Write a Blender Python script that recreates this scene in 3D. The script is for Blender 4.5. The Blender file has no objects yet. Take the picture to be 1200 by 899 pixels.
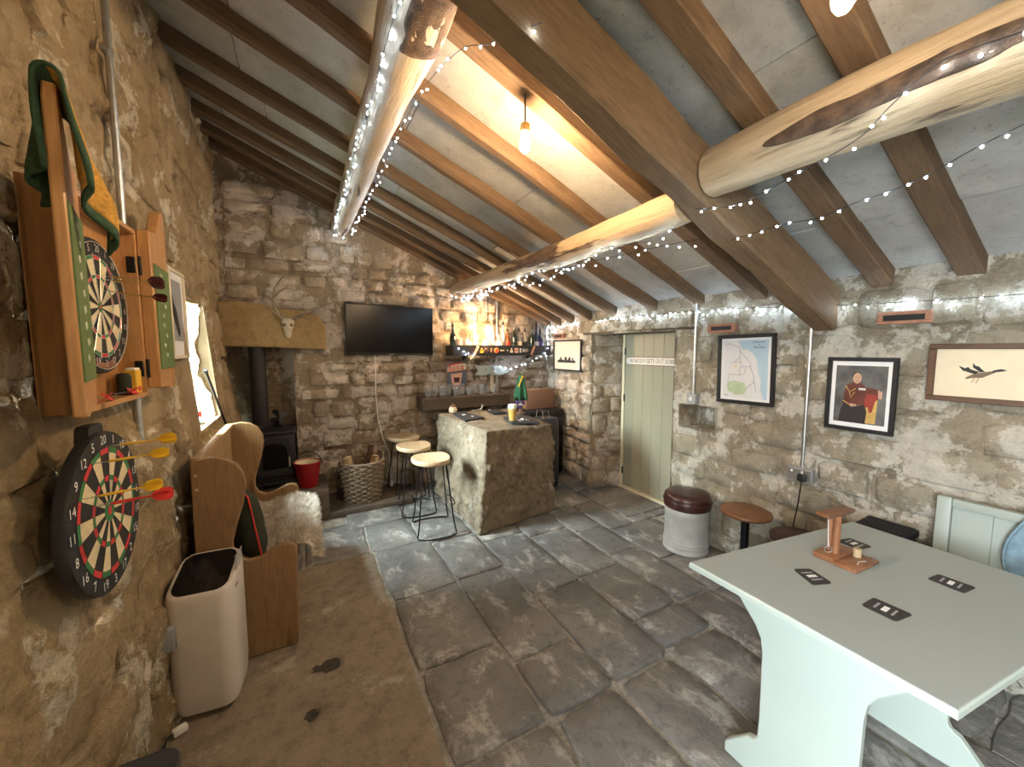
import bpy, bmesh, math, random
from mathutils import Vector, Matrix, noise
random.seed(7)
R = math.radians
PI = math.pi
sc = bpy.context.scene
col = sc.collection

# ------------------------------------------------------------------ camera
cam_d = bpy.data.cameras.new('camera')
cam = bpy.data.objects.new('camera', cam_d)
col.objects.link(cam)
cam_d.sensor_width = 36.0
cam_d.lens = 452 / 1200 * 36
cam_d.clip_start = 0.02
cam.location = (0, 0, 1.6)
cam.rotation_euler = (R(90) - math.atan(39.5 / 452), 0, -math.atan(245 / 452))
sc.camera = cam

# ------------------------------------------------------------------ world, daylight, exposure
world = bpy.data.worlds.new('world')
sc.world = world
world.use_nodes = True
wn = world.node_tree
bgn = wn.nodes['Background']
bgn.inputs['Color'].default_value = (0.80, 0.90, 1.0, 1)
bgn.inputs['Strength'].default_value = 1.2


def area(name, loc, target, sx, sy, power, colour):
    d = bpy.data.lights.new(name, 'AREA')
    d.shape = 'RECTANGLE'
    d.size, d.size_y = sx, sy
    d.energy = power
    d.color = colour
    o = bpy.data.objects.new(name, d)
    col.objects.link(o)
    o.location = loc
    o.rotation_euler = (Vector(target) - Vector(loc)).to_track_quat('-Z', 'Y').to_euler()
    return o


# daylight outside the window behind the settle, and outside the open doorway beside the camera
area('daylight_window', (-2.3, 3.35, 2.55), (-0.70, 3.28, 1.55), 0.95, 2.3, 1750, (0.86, 0.93, 1.0))
area('daylight_doorway', (-2.0, -0.75, 1.9), (0.6, -0.1, 0.7), 1.6, 1.8, 420, (0.84, 0.94, 1.0))
sc.view_settings.view_transform = 'Standard'
sc.view_settings.look = 'None'
sc.view_settings.exposure = 0.35
sc.view_settings.gamma = 1.0
sc.view_settings.use_curve_mapping = False


# ------------------------------------------------------------------ node helpers and materials
class NT:
    def __init__(s, name):
        s.m = bpy.data.materials.new(name)
        s.m.use_nodes = True
        s.t = s.m.node_tree
        s.b = s.t.nodes['Principled BSDF']

    def n(s, kind, **kw):
        x = s.t.nodes.new(kind)
        for k, v in kw.items():
            if k.startswith('i_'):
                x.inputs[int(k[2:]) if k[2:].isdigit() else k[2:]].default_value = v
            else:
                setattr(x, k, v)
        return x

    def l(s, a, b):
        s.t.links.new(a, b)

    def pos(s):
        return s.n('ShaderNodeNewGeometry').outputs['Position']

    def obj(s):
        return s.n('ShaderNodeTexCoord').outputs['Object']

    def mapped(s, vec, scale):
        m = s.n('ShaderNodeMapping')
        m.inputs['Scale'].default_value = scale
        s.l(vec, m.inputs['Vector'])
        return m.outputs[0]

    def noise(s, vec, scale, detail=4, rough=0.55, dist=0.0):
        x = s.n('ShaderNodeTexNoise')
        x.inputs['Scale'].default_value = scale
        x.inputs['Detail'].default_value = detail
        x.inputs['Roughness'].default_value = rough
        x.inputs['Distortion'].default_value = dist
        s.l(vec, x.inputs['Vector'])
        return x.outputs[0]

    def ramp(s, fac, stops):
        x = s.n('ShaderNodeValToRGB')
        e = x.color_ramp.elements
        while len(e) < len(stops):
            e.new(0.5)
        for q, (p, c) in zip(e, stops):
            q.position = p
            q.color = (c, c, c, 1) if isinstance(c, (int, float)) else (c[0], c[1], c[2], 1)
        s.l(fac, x.inputs[0])
        return x.outputs[0]

    def mix(s, fac, a, b, mode='MIX'):
        x = s.n('ShaderNodeMix', data_type='RGBA', blend_type=mode)
        for v, i in ((fac, 0), (a, 6), (b, 7)):
            if isinstance(v, (int, float)):
                x.inputs[i].default_value = v
            elif isinstance(v, tuple):
                x.inputs[i].default_value = (v[0], v[1], v[2], 1)
            else:
                s.l(v, x.inputs[i])
        return x.outputs[2]

    def bump(s, hgt, strength=0.4, dist=0.01, prev=None):
        x = s.n('ShaderNodeBump')
        x.inputs['Strength'].default_value = strength
        x.inputs['Distance'].default_value = dist
        s.l(hgt, x.inputs['Height'])
        if prev:
            s.l(prev, x.inputs['Normal'])
        s.l(x.outputs[0], s.b.inputs['Normal'])
        return x.outputs[0]

    def colour(s, c):
        if isinstance(c, tuple):
            s.b.inputs['Base Color'].default_value = (c[0], c[1], c[2], 1)
        else:
            s.l(c, s.b.inputs['Base Color'])

    def set(s, **kw):
        for k, v in kw.items():
            s.b.inputs[k.replace('_', ' ')].default_value = v


def plain(name, c, rough=0.5, metal=0.0, var=0.12, scale=14, bump=0.0, coat=0.0):
    t = NT(name)
    f = t.noise(t.obj(), scale, 5)
    a = tuple(x * (1 - var) for x in c)
    b = tuple(min(1, x * (1 + var)) for x in c)
    t.colour(t.ramp(f, [(0.3, a), (0.7, b)]))
    t.set(Roughness=rough, Metallic=metal)
    if coat:
        t.b.inputs['Coat Weight'].default_value = coat
        t.b.inputs['Coat Roughness'].default_value = 0.1
    if bump:
        t.bump(t.noise(t.obj(), scale * 5, 6), bump, 0.004)
    return t.m


def wood(name, c1, c2, axis='x', rough=0.6, scale=5, bump=0.25, knots=True, tilt=0.0):
    t = NT(name)
    ps = t.pos()
    if tilt:
        rm = t.n('ShaderNodeMapping')
        rm.inputs['Rotation'].default_value = (0, tilt, 0)
        t.l(ps, rm.inputs['Vector'])
        ps = rm.outputs[0]
    k = {'x': (0.12, 1, 1), 'y': (1, 0.12, 1), 'z': (1, 1, 0.12)}[axis]
    v = t.mapped(ps, tuple(q * scale for q in k))
    f = t.noise(v, 3.2, 8, 0.6, 0.6)
    g = t.noise(v, 14, 4, 0.6)
    base = t.ramp(f, [(0.25, c1), (0.6, c2), (0.8, tuple(x * 0.8 for x in c1))])
    c = t.mix(0.35, base, t.ramp(g, [(0.35, tuple(x * 0.55 for x in c1)), (0.6, c2)]))
    oi = t.n('ShaderNodeObjectInfo').outputs['Random']
    c = t.mix(t.ramp(oi, [(0, 0.0), (1, 0.35)]), c, tuple(x * 0.75 for x in c1))
    if knots:
        kn = t.n('ShaderNodeTexVoronoi')
        kn.inputs['Scale'].default_value = 0.9
        t.l(v, kn.inputs['Vector'])
        c = t.mix(t.ramp(kn.outputs['Distance'], [(0.06, 0.75), (0.13, 0.0)]), c, tuple(x * 0.35 for x in c1))
    t.colour(c)
    t.set(Roughness=rough)
    t.bump(t.mix(0.5, f, g), bump, 0.006)
    return t.m


def masonry(name, c1, c2, patch, p0, p1, dark, d0=0.58, bump=0.9, scale=1.0, pscale=3.1):
    """weathered stone with lime-plaster remnants; patches run on across stones and mortar"""
    t = NT(name)
    p = t.pos()
    a = t.noise(p, 2.3 * scale, 7, 0.62, 0.2)
    b = t.noise(p, 12 * scale, 9, 0.68)
    g = t.noise(p, 46 * scale, 8, 0.72)
    c = t.ramp(a, [(0.32, c1), (0.66, c2)])
    oi = t.n('ShaderNodeObjectInfo').outputs['Random']
    c = t.mix(t.ramp(oi, [(0, 0.0), (1, 0.55)]), c, t.mix(b, c2, tuple(x * 0.5 for x in c1)))
    c = t.mix(t.ramp(b, [(0.50, 0.0), (0.74, 0.65)]), c, tuple(x * 0.5 for x in c1))
    dk = t.noise(p, 4.2 * scale, 9, 0.7, 0.3)
    c = t.mix(t.ramp(dk, [(d0, 0.0), (d0 + 0.10, 0.85)]), c, dark)
    pn = t.noise(p, pscale * scale, 12, 0.72, 0.10)
    pm = t.ramp(pn, [(p0, 0.0), (p1, 0.95)])
    c = t.mix(pm, c, t.mix(t.ramp(b, [(0.35, 0.0), (0.7, 1.0)]), patch, tuple(x * 0.66 for x in patch)))
    c = t.mix(t.ramp(g, [(0.30, 0.5), (0.44, 0.0)]), c, tuple(x * 0.45 for x in c1))
    c = t.mix(t.ramp(g, [(0.58, 0.0), (0.72, 0.35)]), c, tuple(min(0.9, x * 1.45) for x in c2))
    t.colour(c)
    t.set(Roughness=0.92)
    t.b.inputs['Specular IOR Level'].default_value = 0.2
    nb = t.bump(b, bump, 0.040)
    nb = t.bump(g, bump, 0.012, nb)
    t.bump(pm, 0.4, 0.008, nb)
    return t.m


def glow(name, c, s):
    t = NT(name)
    t.colour((0.02, 0.02, 0.02))
    t.b.inputs['Emission Color'].default_value = (c[0], c[1], c[2], 1)
    t.b.inputs['Emission Strength'].default_value = s
    return t.m


def glass(name, c=(1, 1, 1), rough=0.02, mixf=0.82):
    t = NT(name)
    tr = t.n('ShaderNodeBsdfTransparent')
    tr.inputs[0].default_value = (c[0], c[1], c[2], 1)
    t.colour(tuple(0.45 * x for x in c))
    t.set(Roughness=rough)
    t.b.inputs['Specular IOR Level'].default_value = 0.8
    mx = t.n('ShaderNodeMixShader')
    mx.inputs[0].default_value = mixf
    t.l(t.b.outputs[0], mx.inputs[1])
    t.l(tr.outputs[0], mx.inputs[2])
    t.l(mx.outputs[0], t.t.nodes['Material Output'].inputs[0])
    return t.m


M = {}
M['wall_l'] = masonry('left wall stone', (0.33, 0.235, 0.125), (0.60, 0.46, 0.28), (0.80, 0.71, 0.54), 0.55, 0.585, (0.13, 0.10, 0.075), 0.575, 1.0)
M['wall_b'] = masonry('back wall stone', (0.28, 0.215, 0.15), (0.50, 0.41, 0.30), (0.74, 0.66, 0.58), 0.495, 0.535, (0.10, 0.078, 0.06), 0.60)
M['wall_r'] = masonry('right wall stone', (0.30, 0.26, 0.19), (0.50, 0.44, 0.33), (0.74, 0.69, 0.59), 0.505, 0.54, (0.20, 0.17, 0.14), 0.59, 0.95, 1.0, 4.6)
M['mortar_l'] = masonry('left wall mortar', (0.33, 0.235, 0.125), (0.57, 0.43, 0.25), (0.80, 0.71, 0.54), 0.55, 0.585, (0.11, 0.085, 0.06), 0.575, 1.0)
M['mortar_b'] = masonry('back wall mortar', (0.22, 0.165, 0.11), (0.40, 0.315, 0.22), (0.70, 0.61, 0.53), 0.50, 0.54, (0.08, 0.06, 0.045), 0.58)
M['mortar_r'] = masonry('right wall mortar', (0.29, 0.24, 0.165), (0.47, 0.40, 0.30), (0.74, 0.69, 0.59), 0.505, 0.54, (0.15, 0.12, 0.09), 0.585, 0.95, 1.0, 4.6)
M['lintel'] = masonry('mantel stone', (0.30, 0.20, 0.09), (0.40, 0.28, 0.14), (0.55, 0.45, 0.33), 0.66, 0.70, (0.20, 0.14, 0.08), 0.66, 0.5)
M['bar_stone'] = masonry('bar block stone', (0.22, 0.17, 0.115), (0.41, 0.335, 0.24), (0.54, 0.47, 0.38), 0.57, 0.62, (0.14, 0.105, 0.075), 0.59, 1.0, 1.6)
M['concrete'] = masonry('worn concrete', (0.22, 0.175, 0.125), (0.36, 0.295, 0.22), (0.46, 0.40, 0.32), 0.57, 0.64, (0.17, 0.13, 0.095), 0.63, 0.45)
M['joint'] = masonry('floor joint mortar', (0.30, 0.28, 0.24), (0.50, 0.47, 0.41), (0.58, 0.55, 0.50), 0.5, 0.6, (0.10, 0.09, 0.08), 0.56, 0.6, 3)
M['oak'] = wood('old oak beam', (0.15, 0.092, 0.048), (0.26, 0.17, 0.095), 'x', 0.75, 6, 0.5, True, -math.atan(0.409))
M['rafter'] = wood('rafter timber', (0.105, 0.060, 0.030), (0.20, 0.122, 0.065), 'x', 0.75, 7, 0.4, True, -math.atan(0.409))
M['pine'] = wood('settle pine', (0.20, 0.11, 0.045), (0.31, 0.185, 0.085), 'z', 0.45, 6, 0.12)
M['pine_y'] = wood('settle pine boards', (0.27, 0.16, 0.07), (0.40, 0.25, 0.125), 'z', 0.45, 6, 0.12)
M['cab'] = wood('cabinet pine', (0.42, 0.20, 0.065), (0.58, 0.31, 0.125), 'z', 0.35, 6, 0.08)
M['stoolwood'] = wood('stool seat wood', (0.42, 0.29, 0.16), (0.58, 0.43, 0.27), 'y', 0.5, 6, 0.1, False)
M['walnut'] = wood('varnished brown wood', (0.13, 0.055, 0.025), (0.25, 0.115, 0.05), 'x', 0.3, 9, 0.05, False)
M['copperwood'] = wood('varnished game wood', (0.17, 0.065, 0.03), (0.34, 0.15, 0.07), 'z', 0.28, 12, 0.05, False)
M['darkplank'] = wood('dark stained plank', (0.055, 0.035, 0.022), (0.10, 0.065, 0.042), 'x', 0.5, 6, 0.15, False)
M['firewood'] = wood('split firewood', (0.40, 0.27, 0.14), (0.60, 0.44, 0.26), 'z', 0.8, 8, 0.3, False)
M['bark'] = plain('bark', (0.12, 0.06, 0.04), 0.9, 0, 0.4, 30, 0.6)
M['black'] = plain('black paint', (0.012, 0.012, 0.013), 0.45, 0, 0.2)
M['blackgloss'] = plain('black gloss', (0.006, 0.006, 0.007), 0.08, 0, 0.05)
M['blackmetal'] = plain('black metal', (0.014, 0.014, 0.016), 0.4, 0.6, 0.2)
M['iron'] = plain('cast iron', (0.018, 0.017, 0.018), 0.6, 0.3, 0.3, 20, 0.1)
M['steel'] = plain('galvanised steel', (0.52, 0.52, 0.50), 0.35, 0.9, 0.15, 30)
M['greyplastic'] = plain('grey plastic', (0.30, 0.31, 0.33), 0.45, 0, 0.05)
M['whiteplastic'] = plain('white plastic', (0.62, 0.57, 0.52), 0.30, 0, 0.03)
M['white'] = plain('white paint', (0.78, 0.76, 0.72), 0.6, 0, 0.04)
M['mount'] = plain('picture mount', (0.72, 0.72, 0.72), 0.7, 0, 0.03)
M['cream'] = plain('cream paper', (0.66, 0.57, 0.42), 0.8, 0, 0.05)
M['mint'] = plain('pale mint paint', (0.47, 0.54, 0.495), 0.38, 0, 0.02, 3)
M['mintgrey'] = plain('pale grey green laminate', (0.29, 0.325, 0.31), 0.33, 0, 0.02, 3)
M['sage'] = plain('sage door paint', (0.265, 0.252, 0.180), 0.45, 0, 0.03, 6)
M['sageframe'] = plain('pale frame paint', (0.62, 0.55, 0.38), 0.5, 0, 0.05)
M['leather'] = plain('dark brown leather', (0.045, 0.016, 0.012), 0.3, 0, 0.3, 25, 0.08)
M['keg'] = plain('dull aluminium', (0.40, 0.39, 0.36), 0.68, 0.15, 0.15, 8, 0.06)
M['red'] = plain('red enamel', (0.33, 0.012, 0.015), 0.35, 0, 0.1)
M['redflight'] = plain('red flight', (0.62, 0.035, 0.03), 0.5)
M['yellowflight'] = plain('yellow flight', (0.72, 0.42, 0.02), 0.5)
M['maroon'] = plain('maroon flight', (0.07, 0.012, 0.015), 0.4)
M['brass'] = plain('brass', (0.50, 0.34, 0.13), 0.35, 0.9)
M['dgreen'] = plain('dark green cloth', (0.020, 0.024, 0.011), 0.9, 0, 0.25, 30, 0.3)
M['green'] = plain('green cloth', (0.02, 0.10, 0.045), 0.85, 0, 0.25, 20, 0.3)
M['towelgreen'] = plain('green towel edge', (0.035, 0.075, 0.035), 0.95, 0, 0.3, 60, 0.8)
M['towelgold'] = plain('gold towelling', (0.58, 0.31, 0.055), 0.95, 0, 0.3, 90, 1.0)
M['chalkgreen'] = plain('green scoreboard', (0.10, 0.155, 0.045), 0.6, 0, 0.2, 10)
M['chalk'] = plain('chalk', (0.6, 0.62, 0.5), 0.9)
M['sisalblack'] = plain('black sisal', (0.018, 0.016, 0.014), 0.8, 0, 0.2, 60, 0.2)
M['sisalcream'] = plain('cream sisal', (0.68, 0.56, 0.34), 0.8, 0, 0.12, 60, 0.2)
M['sisalred'] = plain('red sisal', (0.52, 0.035, 0.035), 0.8)
M['sisalgreen'] = plain('green sisal', (0.035, 0.16, 0.05), 0.8)
M['wire'] = plain('steel wire', (0.7, 0.68, 0.62), 0.35, 0.6)
M['wool'] = plain('sheepskin wool', (0.60, 0.54, 0.46), 0.95, 0, 0.30, 45)
M['wicker'] = plain('wicker', (0.22, 0.17, 0.115), 0.8, 0, 0.45, 40, 0.3)
M['bone'] = plain('bleached bone', (0.42, 0.36, 0.27), 0.7, 0, 0.2, 30, 0.2)
M['antler'] = plain('antler', (0.22, 0.175, 0.12), 0.6, 0, 0.35, 20, 0.2)
M['screen'] = plain('television screen', (0.003, 0.003, 0.004), 0.22, 0, 0.05)
M['screen'].node_tree.nodes['Principled BSDF'].inputs['Specular IOR Level'].default_value = 0.2
M['terracotta'] = plain('terracotta', (0.38, 0.19, 0.12), 0.85, 0, 0.2, 30, 0.2)
M['cardboard'] = plain('brown board', (0.22, 0.12, 0.070), 0.7, 0, 0.06)
M['purple'] = plain('purple badge', (0.10, 0.055, 0.22), 0.5)
M['blue'] = plain('blue grey cloth', (0.16, 0.24, 0.30), 0.95, 0, 0.2, 30, 0.3)
M['navyblack'] = plain('blue black plastic', (0.010, 0.012, 0.022), 0.5, 0, 0.2)
M['mat'] = plain('black beer mat', (0.028, 0.025, 0.023), 0.6, 0, 0.3, 40)
M['slatey'] = plain('grey beer towel', (0.02, 0.02, 0.022), 0.9, 0, 0.4, 60, 0.3)
M['beer'] = plain('golden beer', (0.75, 0.33, 0.03), 0.1, 0, 0.06)
M['foam'] = plain('beer foam', (0.9, 0.85, 0.75), 0.9)
M['yellow'] = plain('yellow packet', (0.75, 0.42, 0.03), 0.6)
M['cyan'] = plain('light blue card', (0.30, 0.62, 0.72), 0.6)
M['bulb_back'] = glow('warm filament glow behind the camera', (1.0, 0.72, 0.42), 520)
M['hearth'] = masonry('shade-toned hearth stone', (0.085, 0.065, 0.05), (0.16, 0.125, 0.095), (0.26, 0.22, 0.18), 0.60, 0.66, (0.04, 0.03, 0.025), 0.56, 0.6, 1.5)  # the settle's shadow over the hearth is put into this dark stone colour
M['logbark'] = plain('rough log bark', (0.085, 0.050, 0.030), 0.9, 0, 0.55, 24, 0.9)
M['mintbench'] = plain('greyed green bench paint', (0.33, 0.37, 0.33), 0.45, 0, 0.04, 5)
M['greydark'] = plain('dark grey plastic', (0.045, 0.047, 0.052), 0.5, 0, 0.1)
M['darkgrit'] = plain('damp dark grit', (0.050, 0.040, 0.030), 0.9, 0, 0.4, 60, 0.5)
M['walnutdark'] = wood('dark brown frame wood', (0.075, 0.035, 0.018), (0.13, 0.068, 0.035), 'y', 0.45, 9, 0.08, False)
M['pinkwhite'] = plain('warm white enamel', (0.66, 0.60, 0.53), 0.4, 0, 0.03)
M['signblue'] = plain('faded blue tin', (0.10, 0.13, 0.16), 0.5, 0, 0.2)
M['bulb_near'] = glow('warm filament glow by the near log', (1.0, 0.70, 0.40), 48)
M['plaster'] = plain('rough lime plaster', (0.34, 0.26, 0.17), 0.95, 0, 0.2, 4, 0.5)
M['leaf'] = plain('hedge leaf', (0.22, 0.34, 0.10), 0.6, 0, 0.5, 3)
M['grass'] = plain('grass', (0.18, 0.28, 0.08), 0.9, 0, 0.4, 5)
M['glass'] = glass('clear glass')
M['bottleglass'] = glass('clear bottle glass', (0.9, 0.92, 0.88), 0.03, 0.6)
M['pane'] = glass('window pane', (0.95, 1, 0.97), 0.02, 0.9)
M['bulb'] = glow('warm filament glow', (1.0, 0.70, 0.40), 1350)
M['bulb_far'] = glow('warm filament glow over the bar', (1.0, 0.63, 0.33), 620)
M['fairy'] = glow('cool white fairy light', (0.62, 0.81, 1.0), 170)


# slate flagstones
def slate(name):
    t = NT(name)
    p = t.pos()
    a = t.noise(p, 2.6, 9, 0.66, 0.3)
    b = t.noise(p, 18, 9, 0.72)
    sw = t.noise(t.mapped(p, (1, 0.6, 1)), 5.5, 10, 0.74, 0.5)
    c = t.ramp(a, [(0.3, (0.105, 0.101, 0.095)), (0.7, (0.275, 0.262, 0.243))])
    oi = t.n('ShaderNodeObjectInfo').outputs['Random']
    c = t.mix(t.ramp(oi, [(0, 0.0), (1, 0.55)]), c, (0.14, 0.134, 0.125))
    c = t.mix(t.ramp(sw, [(0.53, 0.0), (0.61, 0.7)]), c, (0.47, 0.45, 0.41))
    c = t.mix(t.ramp(b, [(0.36, 0.6), (0.5, 0.0)]), c, (0.060, 0.059, 0.057))
    t.colour(c)
    t.l(t.ramp(b, [(0.3, 0.34), (0.75, 0.62)]), t.b.inputs['Roughness'])
    nb = t.bump(a, 0.5, 0.04)
    nb = t.bump(sw, 0.5, 0.022, nb)
    t.bump(b, 0.6, 0.010, nb)
    return t.m


M['slate'] = slate('slate flagstone')


# grey ceiling boards: cement-coloured with damp stains
def cement(name):
    t = NT(name)
    p = t.pos()
    a = t.noise(p, 1.8, 8, 0.66, 0.4)
    b = t.noise(p, 8, 10, 0.74, 0.2)
    g = t.noise(p, 60, 4, 0.6)
    c = t.ramp(a, [(0.3, (0.34, 0.325, 0.30)), (0.7, (0.56, 0.54, 0.505))])
    c = t.mix(t.ramp(b, [(0.52, 0.0), (0.70, 0.7)]), c, (0.24, 0.22, 0.19))
    c = t.mix(t.ramp(b, [(0.30, 0.5), (0.42, 0.0)]), c, (0.62, 0.60, 0.57))
    c = t.mix(t.ramp(g, [(0.62, 0.0), (0.69, 0.6)]), c, (0.17, 0.15, 0.13))
    oi = t.n('ShaderNodeObjectInfo').outputs['Random']
    c = t.mix(t.ramp(oi, [(0, 0.0), (1, 0.35)]), c, (0.33, 0.315, 0.30))
    t.colour(c)
    t.set(Roughness=0.9)
    t.bump(b, 0.35, 0.012)
    return t.m


M['cement'] = cement('grey ceiling board')


# pale debarked log with dark bark patches
def logmat(name, c1, c2, lo, hi):
    t = NT(name)
    p = t.pos()
    f = t.noise(t.mapped(p, (6, 0.5, 6)), 3, 9, 0.68, 0.3)
    h = t.noise(t.mapped(p, (16, 0.8, 16)), 3, 6, 0.65, 0.2)
    c = t.ramp(f, [(0.3, c1), (0.65, c2)])
    c = t.mix(t.ramp(h, [(0.30, 0.8), (0.42, 0.0)]), c, tuple(x * 0.3 for x in c1))
    q = t.noise(t.mapped(p, (4.5, 0.55, 4.5)), 1.9, 5, 0.55, 0.2)
    bk = t.ramp(q, [(lo, 0.0), (hi, 1.0)])
    c = t.mix(bk, c, t.ramp(t.noise(t.mapped(p, (20, 5, 20)), 2, 7, 0.7), [(0.35, (0.045, 0.026, 0.016)), (0.65, (0.17, 0.105, 0.065))]))
    t.colour(c)
    t.set(Roughness=0.75)
    nb = t.bump(h, 0.6, 0.012)
    nb = t.bump(f, 0.5, 0.015, nb)
    t.bump(bk, 0.6, 0.015, nb)
    return t.m


M['log'] = logmat('debarked log', (0.33, 0.235, 0.135), (0.52, 0.39, 0.245), 0.565, 0.60)
M['log2'] = logmat('debarked forked log', (0.36, 0.28, 0.20), (0.54, 0.45, 0.34), 0.56, 0.60)


# ------------------------------------------------------------------ mesh builder
class MB:
    def __init__(s):
        s.v, s.f, s.mi = [], [], []

    def add(s, vs, fs, mi=0):
        o = len(s.v)
        s.v += [tuple(v) for v in vs]
        for f in fs:
            s.f.append(tuple(i + o for i in f))
            s.mi.append(mi)
        return s

    def box(s, c, d, mi=0, rot=None):
        x, y, z = (q / 2 for q in d)
        vs = [Vector((a * x, b * y, e * z)) for e in (-1, 1) for b in (-1, 1) for a in (-1, 1)]
        if rot:
            vs = [rot @ v for v in vs]
        vs = [v + Vector(c) for v in vs]
        return s.add(vs, [(0, 2, 3, 1), (4, 5, 7, 6), (0, 1, 5, 4), (2, 6, 7, 3), (0, 4, 6, 2), (1, 3, 7, 5)], mi)

    def rbox(s, c, d, r=0.01, seg=2, mi=0, rot=None):
        bm = bmesh.new()
        bmesh.ops.create_cube(bm, size=1)
        for v in bm.verts:
            v.co = Vector((v.co.x * d[0], v.co.y * d[1], v.co.z * d[2]))
        bmesh.ops.bevel(bm, geom=bm.edges[:] + bm.verts[:], offset=min(r, min(d) * 0.49), segments=seg, profile=0.5, affect='EDGES')
        vs = [v.co.copy() for v in bm.verts]
        bm.verts.index_update()
        fs = [[v.index for v in f.verts] for f in bm.faces]
        bm.free()
        if rot:
            vs = [rot @ v for v in vs]
        return s.add([v + Vector(c) for v in vs], fs, mi)

    def tube(s, path, r, n=8, mi=0, caps=True, close=False):
        P = [Vector(p) for p in path]
        rs = r if isinstance(r, (list, tuple)) else [r] * len(P)
        vs, fs = [], []
        up = None
        m = len(P)
        for i, p in enumerate(P):
            if close:
                d = P[(i + 1) % m] - P[i - 1]
            else:
                d = P[min(i + 1, m - 1)] - P[max(i - 1, 0)]
            d = d.normalized() if d.length > 1e-9 else Vector((0, 0, 1))
            if up is None:
                up = Vector((0, 0, 1)) if abs(d.z) < 0.9 else Vector((1, 0, 0))
            a = d.cross(up)
            a = a.normalized() if a.length > 1e-6 else d.orthogonal().normalized()
            b = a.cross(d).normalized()
            up = b
            for k in range(n):
                t = 2 * PI * k / n
                vs.append(p + (a * math.cos(t) + b * math.sin(t)) * rs[i])
        for i in range(m if close else m - 1):
            for k in range(n):
                j = (i + 1) % m
                fs.append((i * n + k, i * n + (k + 1) % n, j * n + (k + 1) % n, j * n + k))
        if caps and not close:
            fs.append(tuple(range(n - 1, -1, -1)))
            fs.append(tuple(range((m - 1) * n, m * n)))
        return s.add(vs, fs, mi)

    def cyl(s, a, b, r, n=16, mi=0, r2=None):
        return s.tube([a, b], [r, r if r2 is None else r2], n, mi)

    def lathe(s, prof, n=20, o=(0, 0, 0), mi=0, ax='z', capb=True, capt=True):
        vs, fs = [], []
        for (r, z) in prof:
            for k in range(n):
                t = 2 * PI * k / n
                p = (r * math.cos(t), r * math.sin(t), z)
                if ax == 'x':
                    p = (p[2], p[0], p[1])
                if ax == 'y':
                    p = (p[0], -p[2], p[1])
                vs.append((p[0] + o[0], p[1] + o[1], p[2] + o[2]))
        for i in range(len(prof) - 1):
            for k in range(n):
                fs.append((i * n + k, i * n + (k + 1) % n, (i + 1) * n + (k + 1) % n, (i + 1) * n + k))
        if capb:
            fs.append(tuple(range(n - 1, -1, -1)))
        if capt:
            fs.append(tuple(range((len(prof) - 1) * n, len(prof) * n)))
        return s.add(vs, fs, mi)

    def prism(s, poly, a, b, ax='z', mi=0):
        """polygon in the two other axes, extruded along ax from a to b"""
        n = len(poly)

        def P(u, v, w):
            return {'z': (u, v, w), 'x': (w, u, v), 'y': (u, w, v)}[ax]
        vs = [P(u, v, a) for u, v in poly] + [P(u, v, b) for u, v in poly]
        fs = [tuple(range(n)), tuple(range(2 * n - 1, n - 1, -1))]
        fs += [(i, n + i, n + (i + 1) % n, (i + 1) % n) for i in range(n)]
        return s.add(vs, fs, mi)

    def text(s, txt, size, c=(0, 0), z=0, align='CENTER', mi=0, depth=0.0, rot=0, sx=1.0):
        vs, fs = text_geo(txt, size, align)
        ca, sa = math.cos(rot), math.sin(rot)
        out = []
        for x, y in vs:
            x *= sx
            out.append((c[0] + x * ca - y * sa, c[1] + x * sa + y * ca, z))
        return s.add(out, fs, mi)

    def build(s, name, mat, parent=None, smooth=40, recalc=True):
        me = bpy.data.meshes.new(name)
        me.from_pydata(s.v, [], s.f)
        for m in (mat if isinstance(mat, (list, tuple)) else [mat]):
            me.materials.append(M[m] if isinstance(m, str) else m)
        if any(s.mi):
            me.polygons.foreach_set('material_index', s.mi)
        if recalc:
            bm = bmesh.new()
            bm.from_mesh(me)
            bmesh.ops.recalc_face_normals(bm, faces=bm.faces)
            bm.to_mesh(me)
            bm.free()
        if smooth:
            me.shade_smooth()
            me.set_sharp_from_angle(angle=R(smooth))
        o = bpy.data.objects.new(name, me)
        col.objects.link(o)
        o.parent = parent
        return o


_tc = {}


def text_geo(txt, size, align):
    key = (txt, size, align)
    if key not in _tc:
        cu = bpy.data.curves.new('lettering', 'FONT')
        cu.body = txt
        cu.size = size
        cu.align_x = align
        cu.align_y = 'CENTER'
        cu.resolution_u = 2
        ob = bpy.data.objects.new('lettering', cu)
        col.objects.link(ob)
        bpy.context.view_layer.update()
        dg = bpy.context.evaluated_depsgraph_get()
        me = bpy.data.meshes.new_from_object(ob.evaluated_get(dg))
        _tc[key] = ([(v.co.x, v.co.y) for v in me.vertices], [tuple(p.vertices) for p in me.polygons])
        bpy.data.objects.remove(ob)
        bpy.data.curves.remove(cu)
        bpy.data.meshes.remove(me)
    return _tc[key]


FR = {'L': Matrix(((0, 0, 1), (1, 0, 0), (0, 1, 0))), 'R': Matrix(((0, 0, -1), (-1, 0, 0), (0, 1, 0))),
      'B': Matrix(((1, 0, 0), (0, 0, -1), (0, 1, 0))), 'T': Matrix.Identity(3)}


def tag(o, label, cat, group=None):
    o['label'] = label
    o['category'] = cat
    if group:
        o['group'] = group
    return o


def thing(name, label, cat, loc=(0, 0, 0), frame='T', rot=0.0, group=None):
    """Empty at the thing's base; frame gives the wall it hangs on, rot turns it in that frame"""
    o = bpy.data.objects.new(name, None)
    o.empty_display_size = 0.05
    col.objects.link(o)
    o.matrix_world = Matrix.Translation(loc) @ (FR[frame] @ Matrix.Rotation(rot, 3, 'Z')).to_4x4()
    return tag(o, label, cat, group)


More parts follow.
